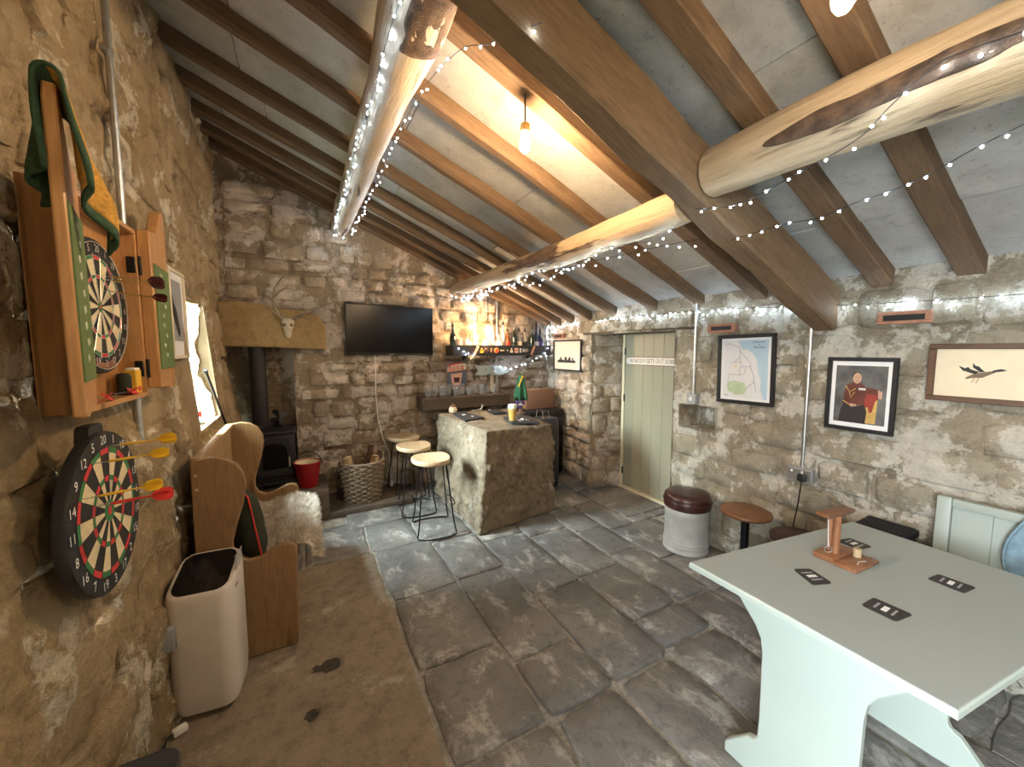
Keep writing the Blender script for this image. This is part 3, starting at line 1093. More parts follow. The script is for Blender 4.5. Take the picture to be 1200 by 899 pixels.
# ---- lower dartboard, numbers printed on its wide black rim
LB = (-0.505, 1.49, 1.142)
db = thing('dartboard', 'round dartboard hanging bare on the left wall below the wooden cabinet', 'dartboard', LB, 'L')
Rb = 0.228
MB().lathe([(Rb * 0.96, -0.030), (Rb, -0.024), (Rb, -0.006), (Rb * 0.99, 0.0)], 56).build('rim', 'black', db, 50)
dart_face(db, Rb, 0.79, 0.72, 0.44, 0.375, 0.135, 0.055, 0.001)
for k, nmb in enumerate(NUM):
    a = k * PI / 10
    MB().text(str(nmb), 0.036, (0.893 * Rb * math.sin(a), 0.893 * Rb * math.cos(a)), 0.0012).build('number', 'white', db, 0, recalc=False)
mb = MB()
mb.prism([(-0.05, 0.19), (0.05, 0.19), (0.042, 0.242), (0.03, 0.250), (-0.03, 0.250), (-0.042, 0.242)], -0.040, -0.012)
mb.build('hanger', 'black', db)
mb = MB()
for k in range(20):
    a = (k + 0.5) * PI / 10
    mb.tube([(0.14 * Rb * math.sin(a), 0.14 * Rb * math.cos(a), 0.0015), (0.79 * Rb * math.sin(a), 0.79 * Rb * math.cos(a), 0.0015)], 0.0006, 4)
mb.build('spider_wire', 'black', db)


def dart(name, label, world_tip, direction, flight, barrel, L=0.15, group=None, roll=0.4):
    d = Vector(direction).normalized()
    o = thing(name, label, 'dart', world_tip, 'T', 0, group)
    o.matrix_world = Matrix.Translation(world_tip) @ d.to_track_quat('Z', 'Y').to_matrix().to_4x4()
    MB().tube([(0, 0, -0.004), (0, 0, 0.03)], [0.0008, 0.0016], 8).build('point', 'steel', o)
    MB().lathe([(0.0017, 0.03), (0.0033, 0.036), (0.0036, 0.05), (0.0036, 0.075), (0.0025, 0.082)], 10).build('barrel', barrel, o)
    MB().tube([(0, 0, 0.082), (0, 0, L - 0.03)], 0.0022, 8).build('shaft', barrel, o)
    f = MB()
    for k in range(4):
        a = roll + k * PI / 2
        c, s = math.cos(a), math.sin(a)
        pr = [(0.0, L - 0.045), (0.017, L - 0.030), (0.019, L - 0.008), (0.012, L), (0.0, L)]
        vs = [(r * c - 0.0006 * s, r * s + 0.0006 * c, z) for r, z in pr] + [(r * c + 0.0006 * s, r * s - 0.0006 * c, z) for r, z in pr]
        f.add(vs, [(0, 1, 2, 3, 4), (9, 8, 7, 6, 5)] + [(i, 5 + i, 5 + (i + 1) % 5, (i + 1) % 5) for i in range(5)])
    f.build('flight', flight, o, 0)
    return o


G = 'darts stuck in the bare dartboard'
for i, (u, v, fl_m, lab, dv) in enumerate([
        (0.012, 0.183, 'yellowflight', 'yellow dart stuck highest on the bare dartboard, above the number one', (1, 0.10, 0.05)),
        (-0.072, 0.155, 'yellowflight', 'yellow dart just below the topmost one, near number twenty of the bare board', (1, 0.12, 0.06)),
        (-0.145, 0.082, 'yellowflight', 'lowest yellow dart, stuck near number twelve of the bare dartboard', (1, 0.10, 0.08)),
        (-0.085, 0.040, 'redflight', 'red dart stuck left of the bare board bullseye, the longer pair member', (1, 0.13, 0.05)),
        (-0.055, 0.036, 'redflight', 'red dart nearest the bullseye of the bare dartboard', (1, 0.06, 0.03))]):
    dart('dart', lab, (LB[0], LB[1] + u, LB[2] + v), dv, fl_m, fl_m, 0.155, G, 0.3 + i * 0.2)

# ---- open pine cabinet with the match board
cab = thing('dartboard_cabinet', 'open pine dartboard cabinet with two green-panelled doors on the left wall', 'cabinet', (0, 0, 0))
y0, y1, z0, z1, xb, xf = 1.545, 2.075, 1.415, 2.065, -0.645, -0.555
MB().box((xb + 0.006, (y0 + y1) / 2, (z0 + z1) / 2), (0.012, y1 - y0, z1 - z0)).build('back_board', 'cab', cab)
for y in (y0 + 0.009, y1 - 0.009):
    MB().rbox(((xb + xf) / 2, y, (z0 + z1) / 2), (xf - xb, 0.018, z1 - z0), 0.002, 1).build('side', 'cab', cab)
for z in (z0 + 0.009, z1 - 0.009):
    MB().rbox(((xb + xf) / 2, (y0 + y1) / 2, z), (xf - xb, y1 - y0 - 0.036, 0.018), 0.002, 1).build('shelf', 'cab', cab)


def cab_door(p0, p1, sign, green_w, th=0.040):
    u = Vector((p1[0] - p0[0], p1[1] - p0[1], 0))
    W = u.length
    u.normalize()
    n = u.cross(Vector((0, 0, 1)))
    Mx = Matrix(((u.x, 0, n.x, p0[0]), (u.y, 0, n.y, p0[1]), (0, 1, 0, 0), (0, 0, 0, 1)))
    prof = [(0, 1.445), (W * 0.55, 1.44), (W * 0.75, 1.425), (W, 1.435), (W, 2.175), (W * 0.93, 2.215), (W * 0.8, 2.20), (W * 0.62, 2.135), (W * 0.45, 2.09), (0, 2.07)]
    a, b = (0.0, th) if sign < 0 else (-th, 0.0)
    d = MB().prism(prof, a, b).build('door', 'cab', cab)
    d.matrix_local = Mx
    bv = d.modifiers.new('bevel', 'BEVEL')
    bv.width = 0.004
    g0, g1 = (-0.004, 0.001) if sign < 0 else (-0.001, 0.004)
    MB().box((W * green_w[0] / 2 + W * green_w[1] / 2, 1.735, (g0 + g1) / 2), (W * (green_w[1] - green_w[0]), 0.43, g1 - g0)).build('chalk_panel', 'chalkgreen', d)
    ch = MB()
    rr = random.Random(int(W * 1000) + sign)
    zc = (g0 if sign < 0 else g1) + 0.0005 * sign
    for k in range(9):
        v = 1.91 - k * 0.042
        w0 = W * (0.30 + rr.uniform(0, 0.25))
        MB().tube([(w0, v, zc), (w0 + 0.012, v + 0.014, zc), (w0 + 0.022, v - 0.006, zc), (w0 + 0.034, v + 0.010, zc)], 0.0014, 4).build('chalk_mark', 'chalk', d)
    return d


cab_door((-0.527, 1.545), (-0.471, 1.320), -1, (0.02, 0.98), 0.024)
cab_door((-0.515, 2.070), (-0.530, 2.345), 1, (0.10, 0.98))
for z in (1.525, 1.93):
    for (yy, xx) in ((2.054, -0.572), (2.082, -0.54)):
        MB().rbox((xx, yy, z), (0.026, 0.006, 0.062), 0.002, 1).build('hinge', 'blackmetal', cab)
    MB().cyl((-0.548, 2.066, z - 0.037), (-0.548, 2.066, z + 0.037), 0.005, 8).build('hinge', 'blackmetal', cab)

UB = (-0.598, 1.835, 1.745)
ub = thing('dartboard', 'bristle dartboard with wire number ring inside the open pine cabinet', 'dartboard', UB, 'L')
Ru = 0.2255
MB().lathe([(Ru, -0.034), (Ru, -0.004), (Ru * 0.99, 0.0)], 56).build('rim', 'sisalblack', ub, 50)
dart_face(ub, Ru, 0.754, 0.700, 0.474, 0.425, 0.07, 0.028, 0.001)
mb = MB()
mb.tube([(0.94 * Ru * math.cos(a * PI / 24), 0.94 * Ru * math.sin(a * PI / 24), 0.006) for a in range(48)], 0.0018, 5, close=True)
for r in (0.754, 0.700, 0.474, 0.425):
    mb.tube([(r * Ru * math.cos(a * PI / 24), r * Ru * math.sin(a * PI / 24), 0.0022) for a in range(48)], 0.0008, 4, close=True)
for k in range(20):
    a = (k + 0.5) * PI / 10
    mb.tube([(0.1 * Ru * math.sin(a), 0.1 * Ru * math.cos(a), 0.002), (0.79 * Ru * math.sin(a), 0.79 * Ru * math.cos(a), 0.002)], 0.0008, 4)
mb.build('wire_ring', 'wire', ub)
for k, nmb in enumerate(NUM):
    a = k * PI / 10
    MB().text(str(nmb), 0.034, (0.855 * Ru * math.sin(a), 0.855 * Ru * math.cos(a)), 0.005).build('number', 'wire', ub, 0, recalc=False)
mb = MB()
for k in range(7):
    a = PI + 0.36 - k * 0.12
    mb.tube([(0.89 * Ru * math.sin(a) + 0.007 * math.cos(t), 0.89 * Ru * math.cos(a) + 0.012 * math.sin(t), 0.002) for t in [q * PI / 5 for q in range(10)]], 0.0022, 4, close=True)
mb.build('rim_lettering', 'terracotta', ub)
G = 'darts stuck in the cabinet board'
dart('dart', 'maroon dart with the upper flights, stuck in the cabinet board', (UB[0], UB[1] + 0.005, UB[2] + 0.105), (1, 0.18, -0.02), 'maroon', 'brass', 0.165, G, 0.5)
dart('dart', 'maroon dart just behind the upper flights of the cabinet board', (UB[0], UB[1] + 0.02, UB[2] + 0.095), (1, 0.20, 0.0), 'maroon', 'brass', 0.165, G, 0.1)
dart('dart', 'maroon dart with the lower flights, stuck in the cabinet board', (UB[0], UB[1] + 0.045, UB[2] + 0.06), (1, 0.12, -0.09), 'maroon', 'brass', 0.165, G, 0.7)
G = 'darts lying on the cabinet floor'
dart('dart', 'red-flighted dart lying on the cabinet floor, flights towards the hinges', (-0.575, 1.80, 1.447), (0.10, 1, 0.0), 'redflight', 'black', 0.15, G, 0.78)
dart('dart', 'red-flighted dart lying on the cabinet floor, flights towards the left door', (-0.585, 1.86, 1.447), (0.15, -1, 0.0), 'redflight', 'black', 0.15, G, 0.78)
pk = thing('chalk_box', 'yellow card packet standing in the lower right of the dartboard cabinet', 'packet', (-0.578, 2.00, 1.433))
MB().rbox((0, 0, 0.045), (0.035, 0.055, 0.09), 0.002, 1).build('carton', 'yellow', pk)
MB().rbox((0.0, 0, 0.093), (0.03, 0.05, 0.010), 0.002, 1).build('flap', 'white', pk)
MB().box((0.0178, 0, 0.018), (0.0008, 0.03, 0.018)).build('red_print', 'redflight', pk)
cn = thing('tin', 'dark green tin beside the yellow packet in the dartboard cabinet', 'tin', (-0.588, 1.945, 1.433))
MB().lathe([(0.020, 0), (0.021, 0.004), (0.021, 0.066), (0.018, 0.072)], 18).build('can', 'dgreen', cn)
MB().lathe([(0.019, 0.072), (0.019, 0.078), (0.014, 0.08)], 18).build('lid', 'black', cn)

# ---- bar towel thrown over the left cabinet door
tw = MB()
NA, NB_ = 14, 40
vs, mi_f = [], []
u = Vector((0.056, -0.225, 0)).normalized()
base = Vector((-0.483, 1.325, 0))
for a in range(NA + 1):
    for b in range(NB_ + 1):
        s = a / NA
        t = b / NB_
        w = -0.110 + 0.128 * s                 # along the door, hinge side negative (towards larger y)
        L1, L2 = 0.22 + 0.08 * (1 - s), 0.20
        tot = L1 + L2 + 0.11
        q = t * tot
        if q < L1:
            off, z = 0.026, 2.215 - (L1 - q)
        elif q < L1 + 0.11:
            an = (q - L1) / 0.11 * PI
            off, z = 0.026 * math.cos(an), 2.215 + 0.030 * math.sin(an)
        else:
            off, z = -0.026, 2.215 - (q - L1 - 0.11)
        drop = max(0.0, (2.215 - z))
        ww = w - 0.10 * drop * (1 - s) * (1 if off > 0 else 0.3)
        off += 0.018 * math.sin(s * 9 + z * 6) * min(1, drop * 6) + (0.012 + 0.045 * (1 - s) if off > 0 else -0.012) * min(1, drop * 5)
        topz = 0.06 * sstep(0.0, 1.0, 1 - s)
        p = base + u * ww + Vector((1, 0.16, 0)) * off
        vs.append((p.x, p.y, z - topz * (1 if drop < 0.02 else 1)))
fs1, fs2 = [], []
for a in range(NA):
    for b in range(NB_):
        k = a * (NB_ + 1) + b
        f = (k, k + 1, k + NB_ + 2, k + NB_ + 1)
        (fs2 if a < 1 or a >= NA - 1 or b < 2 or b > NB_ * 0.50 else fs1).append(f)
tr = thing('bar_towel', 'gold and green towelling cloth draped over the left cabinet door', 'towel')
ob = MB().add(vs, fs2).build('green_border', 'towelgreen', tr, 60)
ob.modifiers.new('solid', 'SOLIDIFY').thickness = 0.007
ob = MB().add(vs, fs1).build('gold_field', 'towelgold', tr, 60)
ob.modifiers.new('solid', 'SOLIDIFY').thickness = 0.007


# ---- picture frame helper
def frame_parts(root, W, H, fw, depth, fmat, back='mount', mountw=0.0):
    for (cx, cy, sx, sy) in ((0, H / 2 - fw / 2, W, fw), (0, -H / 2 + fw / 2, W, fw), (-W / 2 + fw / 2, 0, fw, H - 2 * fw), (W / 2 - fw / 2, 0, fw, H - 2 * fw)):
        MB().rbox((cx, cy, depth / 2), (sx, sy, depth), 0.003, 1).build('frame_rail', fmat, root)
    MB().box((0, 0, depth * 0.25), (W - 2 * fw + 0.002, H - 2 * fw + 0.002, depth * 0.3)).build('picture_sheet', back, root)
    return depth * 0.4 + 0.0006


sp = thing('framed_picture', 'small pale-framed dark print on the left wall, behind the cabinet door', 'picture', (-0.628, 2.88, 1.80), 'L')
zf = frame_parts(sp, 0.31, 0.50, 0.018, 0.02, 'cream', 'mount')
MB().box((0, 0.02, zf), (0.20, 0.34, 0.0005)).build('print', 'greyplastic', sp)
MB().add([(-0.1, 0.12, zf + 0.001), (-0.02, 0.02, zf + 0.001), (0.04, -0.1, zf + 0.001), (0.0, -0.13, zf + 0.001), (-0.1, 0.0, zf + 0.001)], [(0, 1, 2, 3, 4)]).build('dark_shape', 'black', sp, 0)

# ---- conduits on the left wall
cd = thing('conduit', 'galvanised conduit running down the left wall behind the dartboard cabinet', 'pipe')
MB().tube([(-0.612, 2.155, 3.2), (-0.612, 2.15, 2.3), (-0.612, 2.14, 1.35), (-0.60, 2.13, 0.45)], 0.0125, 12).build('pipe', 'steel', cd)
for z in (2.75, 1.25, 0.75):
    MB().rbox((-0.615, 2.145, z), (0.03, 0.05, 0.022), 0.004).build('saddle', 'steel', cd)
jb_ = thing('junction_box', 'grey metal socket box low on the left wall by the white appliance', 'socket box', (-0.545, 2.05, 0.40), 'L')
MB().rbox((0, 0, 0), (0.12, 0.10, 0.055), 0.006).build('box', 'greyplastic', jb_)
MB().rbox((0.0, 0, 0.03), (0.10, 0.08, 0.008), 0.003).build('cover', 'steel', jb_)

# ---- white portable air conditioner with sloping glossy black top
ac = thing('portable_air_conditioner', 'white floor-standing air unit with sloping black top beside the settle', 'air conditioner', (-0.425, 2.125, 0), 'T', -0.12)


def rrect(w, h, r, n=6):
    out = []
    for (cx, cy, a0) in ((w / 2 - r, h / 2 - r, 0), (-w / 2 + r, h / 2 - r, PI / 2), (-w / 2 + r, -h / 2 + r, PI), (w / 2 - r, -h / 2 + r, 3 * PI / 2)):
        for k in range(n + 1):
            a = a0 + PI / 2 * k / n
            out.append((cx + r * math.cos(a), cy + r * math.sin(a)))
    return out


def loft(rings, capb=True, capt=True):
    n = len(rings[0])
    mb = MB()
    vs = [p for r_ in rings for p in r_]
    fs = []
    for i in range(len(rings) - 1):
        for k in range(n):
            fs.append((i * n + k, i * n + (k + 1) % n, (i + 1) * n + (k + 1) % n, (i + 1) * n + k))
    if capb:
        fs.append(tuple(range(n - 1, -1, -1)))
    if capt:
        fs.append(tuple(range((len(rings) - 1) * n, len(rings) * n)))
    return mb.add(vs, fs)


def actop(x, y):
    return 0.600 + 0.36 * y + 0.02 * x


rg = []
for (f, zf_) in ((0.93, 0.02), (0.97, 0.05), (1.0, 0.12), (1.0, 0.4), (1.0, None), (0.97, None), (0.93, None)):
    pts = rrect(0.245 * f, 0.25 * f, 0.055)
    dz = {1.0: -0.03, 0.97: -0.008, 0.93: 0.0}[f]
    rg.append([(x, y, (actop(x, y) + dz if zf_ is None else zf_)) for x, y in pts])
loft(rg).build('body', 'whiteplastic', ac, 50)
pts = rrect(0.205, 0.215, 0.045)
loft([[(x, y, actop(x, y) - 0.004) for x, y in pts], [(x, y, actop(x, y) + 0.003) for x, y in pts]]).build('control_panel', 'blackgloss', ac, 40)
mb = MB()
for k in range(6):
    z = 0.60 + k * 0.012
    mb.rbox((0.1215, 0.02, z), (0.004, 0.11, 0.004), 0.001, 1)
mb.build('side_grille', 'greyplastic', ac)
MB().rbox((0.1225, -0.04, 0.535), (0.002, 0.035, 0.010), 0.001, 1).build('badge', 'black', ac)
for (x, y) in ((0.08, 0.08), (-0.08, 0.08), (0.08, -0.08), (-0.08, -0.08)):
    MB().lathe([(0.012, 0.0), (0.014, 0.006), (0.012, 0.022)], 12, (x, y, 0)).build('foot', 'black', ac)
pg = thing('plug', 'small white cable connector on the floor by the white appliance', 'plug', (-0.515, 1.965, 0.0), 'T', 0.5)
MB().rbox((0, 0, 0.015), (0.05, 0.03, 0.028), 0.006).build('body', 'white', pg)
MB().tube([(-0.02, 0, 0.015), (-0.045, 0.0, 0.012), (-0.06, -0.03, 0.006), (-0.05, -0.10, 0.005)], 0.004, 6).build('cable', 'black', pg)

# ---- dark box in the bottom-left corner
bx = thing('storage_box', 'dark grey lidded box at the foot of the left wall, bottom-left corner', 'box', (-0.47, 1.21, 0))
rg = [[(x, y, z) for x, y in rrect(0.19 * f, 0.46 * f, 0.05)] for f, z in ((0.9, 0.0), (0.94, 0.02), (0.97, 0.36))]
loft(rg).build('body', 'black', bx, 50)
rg = [[(x, y, z) for x, y in rrect(0.20 * f, 0.48 * f, 0.055)] for f, z in ((1.0, 0.36), (1.0, 0.385), (0.97, 0.395), (0.9, 0.392))]
loft(rg).build('lid', 'greydark', bx, 50)
mb = MB()
mb.tube([(0.05 * math.cos(t * 0.5) * (1 - t * 0.008) - 0.01, 0.03 + 0.05 * math.sin(t * 0.5), 0.402 + t * 0.0006) for t in range(38)], 0.006, 6)
mb.build('coiled_cable', 'black', bx)

# ---- pine settle along the left wall
se = thing('pine_settle', 'old pine settle with shaped ends along the left wall below the window', 'settle')
prof = [(-0.50, 0.0), (-0.492, 1.068), (-0.42, 1.08), (-0.36, 1.07), (-0.31, 1.035), (-0.283, 0.98), (-0.278, 0.92), (-0.295, 0.82), (-0.325, 0.72), (-0.345, 0.64), (-0.345, 0.59), (-0.325, 0.55), (-0.285, 0.527),
        (-0.235, 0.53), (-0.185, 0.555), (-0.14, 0.575), (-0.105, 0.575), (-0.08, 0.56), (-0.07, 0.53), (-0.082, 0.0)]
for y in (2.315, 3.36):
    o = MB().prism(prof, y - 0.016, y + 0.016, 'y').build('end_panel', 'pine', se)
    bv = o.modifiers.new('bevel', 'BEVEL')
    bv.width = 0.006
    bv.segments = 2
for k in range(7):
    w = (3.344 - 2.331) / 7
    MB().rbox((-0.482, 2.331 + w * (k + 0.5), 0.60), (0.020, w - 0.003, 0.92), 0.003, 1).build('back_board', 'pine_y', se)
MB().rbox((-0.475, 2.8375, 1.062), (0.045, 1.01, 0.028), 0.005).build('top_rail', 'pine_y', se)
for k in range(3):
    MB().rbox((-0.405 + k * 0.126, 2.8375, 0.43), (0.124, 1.012, 0.024), 0.003, 1).build('seat_board', 'pine_y', se)
MB().rbox((-0.105, 2.8375, 0.21), (0.02, 1.012, 0.415), 0.003, 1).build('front_board', 'pine_y', se)
for z in (1.0, 0.93, 0.45):
    for xx in (-0.478, -0.468):
        pass
    MB().lathe([(0.007, 0), (0.006, 0.003)], 10, (-0.472, 2.299, z), ax='y').build('peg', 'firewood', se)

# cushion leaning on the settle back, with red piping
cu = thing('cushion', 'dark green cushion with red piping in the near corner of the settle', 'cushion', (-0.372, 2.545, 0.655), 'L')
cu.matrix_world = Matrix.Translation((-0.335, 2.565, 0.650)) @ Matrix.Rotation(0.42, 4, 'Z') @ FR['L'].to_4x4() @ Matrix.Rotation(-0.14, 4, 'X')
N = 16
vs, fs = [], []
for sgn in (1, -1):
    for j in range(N + 1):
        for i in range(N + 1):
            uu, vv = 2 * i / N - 1, 2 * j / N - 1
            e = max(0.0, (1 - uu ** 4) * (1 - vv ** 4)) ** 0.55
            k = 0.195 * (1 - 0.06 * (uu * uu * vv * vv) - 0.05 * (1 - abs(uu)) * (abs(vv) > 0.99) - 0.05 * (1 - abs(vv)) * (abs(uu) > 0.99))
            vs.append((uu * k, vv * k, sgn * 0.072 * e + 0.004 * fbm(uu * 3, vv * 3, sgn, 2) * e))
n1 = (N + 1) ** 2
for s_, o_ in ((0, 0), (1, n1)):
    for j in range(N):
        for i in range(N):
            k = o_ + j * (N + 1) + i
            f = (k, k + 1, k + N + 2, k + N + 1)
            fs.append(f if s_ == 0 else f[::-1])
MB().add(vs, fs).build('pad', 'dgreen', cu, 60)
rim = []
for i in range(N + 1):
    rim.append(vs[i])
for j in range(1, N + 1):
    rim.append(vs[j * (N + 1) + N])
for i in range(N - 1, -1, -1):
    rim.append(vs[N * (N + 1) + i])
for j in range(N - 1, 0, -1):
    rim.append(vs[j * (N + 1)])
MB().tube([(a_, b_, 0) for a_, b_, c_ in rim], 0.0045, 6, close=True).build('piping', 'redflight', cu)

# sheepskin over the seat and front edge
sk = thing('sheepskin', 'fluffy cream sheepskin thrown over the settle seat and its front edge', 'sheepskin')
rnd = random.Random(3)


def skin(s, t):
    """s along the settle (y), t from back to front and over the edge"""
    edge = 0.030 * math.sin(s * 11) + 0.02 * math.sin(s * 23 + 1)
    y = 2.50 + 0.78 * s
    L = 0.535 + edge
    q = t * L
    if q < 0.40:
        x, z = -0.44 + q, 0.455
    elif q < 0.52:
        an = (q - 0.40) / 0.12 * PI / 2
        x, z = -0.04 + 0.055 * math.sin(an), 0.455 - 0.055 * (1 - math.cos(an))
    else:
        x, z = 0.015 + 0.06 * (q - 0.52), 0.40 - (q - 0.52)
    z += 0.03 * sstep(0.15, 0.5, q) * (1 - sstep(0.5, 0.6, q)) + 0.012 * fbm(x * 9, y * 9, 1, 2)
    return Vector((x, y + (0.05 * fbm(q * 5, s * 0.1, 4, 2) if s in (0, 1) else 0), z))


vs, fs = [], []
NS, NTT = 30, 30
for i in range(NS + 1):
    for j in range(NTT + 1):
        vs.append(tuple(skin(i / NS, j / NTT)))
for i in range(NS):
    for j in range(NTT):
        k = i * (NTT + 1) + j
        fs.append((k, k + 1, k + NTT + 2, k + NTT + 1))
o = MB().add(vs, fs).build('hide', 'wool', sk, 60)
sm = o.modifiers.new('solid', 'SOLIDIFY')
sm.thickness = 0.02
fur = MB()
for k in range(15000):
    s, t = rnd.random(), rnd.random()
    p = skin(s, t)
    e1, e2 = skin(min(1, s + 0.01), t) - p, skin(s, min(1, t + 0.01)) - p
    nrm = e2.cross(e1)
    nrm = nrm.normalized() if nrm.length > 1e-9 else Vector((0, 0, 1))
    if nrm.z + nrm.x < 0:
        nrm = -nrm
    cl = Vector((fbm(p.x * 14, p.y * 14, 1, 2), fbm(p.x * 14, p.y * 14, 5, 2), fbm(p.x * 14, p.z * 14, 9, 2)))
    d = (nrm + cl * 1.5 + Vector((rnd.gauss(0, 0.3), rnd.gauss(0, 0.3), rnd.gauss(0, 0.2)))).normalized()
    h = rnd.uniform(0.035, 0.072)
    a = d.orthogonal().normalized() * 0.0042
    b = d.cross(a).normalized() * 0.0042
    tip = p + d * h + cl * 0.008
    fur.add([p + a, p - a * 0.5 + b, p - a * 0.5 - b, tip], [(0, 1, 3), (1, 2, 3), (2, 0, 3)])
fu = fur.build('fleece', 'wool', sk, 0, recalc=False)
fu['kind'] = 'stuff'

# little things on the window sill and the rod beside it
jr = thing('tin', 'small red and white tin on the sill of the left window', 'tin', (-0.665, 3.40, 1.115))
MB().lathe([(0.022, 0), (0.024, 0.004), (0.024, 0.05), (0.022, 0.054)], 18).build('can', 'redflight', jr)
MB().lathe([(0.0235, 0.054), (0.0235, 0.10), (0.018, 0.105)], 18).build('lid', 'white', jr)
ca = thing('card_box', 'flat light blue box lying on the sill of the left window', 'box', (-0.655, 3.30, 1.110), 'T', 0.2)
MB().rbox((0, 0, 0.012), (0.06, 0.12, 0.022), 0.002, 1).build('carton', 'cyan', ca)
MB().rbox((0, 0, 0.0245), (0.05, 0.05, 0.002), 0.0005, 1).build('paper_label', 'white', ca)
rd = thing('poker', 'thin black metal rod leaning below the left window behind the settle', 'poker')
MB().tube([(-0.585, 3.33, 1.44), (-0.55, 3.72, 1.00), (-0.54, 3.98, 0.70), (-0.53, 4.20, 0.295)], 0.008, 8).build('shank', 'blackmetal', rd)
MB().tube([(-0.585, 3.33, 1.44), (-0.588, 3.31, 1.462)], [0.011, 0.012], 8).build('grip', 'iron', rd)


# ================================================================== BACK WALL, HEARTH, BAR
tv = thing('television', 'black flat screen television on the back stone wall', 'television', (0.873, 4.435, 1.812), 'B', -0.012)
MB().rbox((0, 0, 0.018), (0.94, 0.54, 0.034), 0.006).build('casing', 'black', tv)
MB().box((0, 0.006, 0.0358), (0.918, 0.506, 0.001)).build('screen', 'screen', tv)
MB().rbox((0, -0.262, 0.036), (0.05, 0.006, 0.003), 0.001, 1).build('badge', 'steel', tv)
MB().box((0, 0, -0.02), (0.3, 0.25, 0.045)).build('wall_bracket', 'blackmetal', tv)
cb = thing('cable', 'thin white cable hanging down from the television towards the log basket', 'cable')
MB().tube([(0.70, 4.43, 1.56), (0.695, 4.42, 1.40), (0.69, 4.415, 1.13), (0.705, 4.41, 0.85), (0.75, 4.41, 0.62), (0.81, 4.40, 0.45), (0.83, 4.40, 0.12)], 0.006, 6).build('flex', 'white', cb)
MB().rbox((0.83, 4.40, 0.09), (0.03, 0.03, 0.06), 0.006).build('plug', 'white', cb)

# ---- stove
st = thing('wood_stove', 'black cast-iron wood stove with flue pipe in the fireplace corner', 'stove', (-0.265, 4.36, 0.29))
MB().rbox((0, 0.0, 0.29), (0.33, 0.34, 0.46), 0.01).build('body', 'iron', st)
MB().rbox((0, -0.01, 0.535), (0.37, 0.39, 0.028), 0.008).build('top_plate', 'iron', st)
MB().rbox((0, -0.01, 0.055), (0.36, 0.38, 0.025), 0.006).build('base_plate', 'iron', st)
for (x, y) in ((0.13, 0.13), (-0.13, 0.13), (0.13, -0.13), (-0.13, -0.13)):
    MB().lathe([(0.022, 0.0), (0.014, 0.02), (0.016, 0.05)], 10, (x, y, 0)).build('leg', 'iron', st)
dr = MB()
W, H, dep = 0.28, 0.36, 0.022
hole = [(-0.10, -0.11), (0.10, -0.11), (0.10, 0.07), (0.07, 0.125), (0, 0.145), (-0.07, 0.125), (-0.10, 0.07)]
outer = [(-0.14, -0.17), (0.14, -0.17), (0.14, 0.10), (0.11, 0.17), (0, 0.18), (-0.11, 0.17), (-0.14, 0.10)]
for z in (-0.18, -0.202):
    dr.add([(x, z, y + 0.30) for x, y in outer] + [(x, z, y + 0.30) for x, y in hole], [(i, (i + 1) % 7, 7 + (i + 1) % 7, 7 + i) for i in range(7)])
dr.add([(x, -0.202, y + 0.30) for x, y in hole] + [(x, -0.18, y + 0.30) for x, y in hole], [(i, (i + 1) % 7, 7 + (i + 1) % 7, 7 + i) for i in range(7)])
dr.add([(x, -0.202, y + 0.30) for x, y in outer] + [(x, -0.17, y + 0.30) for x, y in outer], [(i, (i + 1) % 7, 7 + (i + 1) % 7, 7 + i) for i in range(7)])
do = dr.build('door', 'iron', st, 30)
MB().add([(x, -0.188, y + 0.30) for x, y in hole], [tuple(range(7))]).build('window_glass', 'blackgloss', do, 0)
MB().tube([(0.118, -0.205, 0.30), (0.118, -0.235, 0.30), (0.118, -0.24, 0.22)], 0.007, 8).build('handle', 'steel', do)
MB().tube([(-0.12, 0.10, 0.54), (-0.12, 0.10, 1.60)], 0.070, 20).build('flue_pipe', 'iron', st)
MB().lathe([(0.085, 0), (0.085, 0.03), (0.072, 0.045)], 20, (-0.12, 0.10, 0.55)).build('flue_collar', 'iron', st)
fn = thing('stove_fan', 'small black heat-driven fan standing on the wood stove', 'fan', (-0.235, 4.27, 0.841), 'T', 0.3)
MB().rbox((0, 0, 0.008), (0.09, 0.06, 0.016), 0.004).build('base', 'blackmetal', fn)
mb = MB()
for k in range(5):
    mb.rbox((-0.03 + 0.015 * k, 0.01, 0.055), (0.004, 0.05, 0.085), 0.001, 1)
mb.build('cooling_fin', 'blackmetal', fn)['kind'] = 'stuff'
MB().lathe([(0.014, 0), (0.014, 0.03), (0.008, 0.036)], 14, (0, -0.02, 0.125), ax='y').build('hub', 'blackmetal', fn)
for k in range(4):
    a = k * PI / 2 + 0.5
    b = MB()
    c, s = math.cos(a), math.sin(a)
    pr = [(0.012, -0.010), (0.055, -0.030), (0.082, -0.018), (0.085, 0.012), (0.06, 0.024), (0.012, 0.010)]
    b.add([(u * c - v * s, -0.050 + v * 0.4, 0.125 + u * s + v * c) for u, v in pr] + [(u * c - v * s, -0.046 + v * 0.4, 0.125 + u * s + v * c) for u, v in pr],
          [tuple(range(6)), tuple(range(11, 5, -1))] + [(i, 6 + i, 6 + (i + 1) % 6, (i + 1) % 6) for i in range(6)])
    b.build('blade', 'blackmetal', fn)

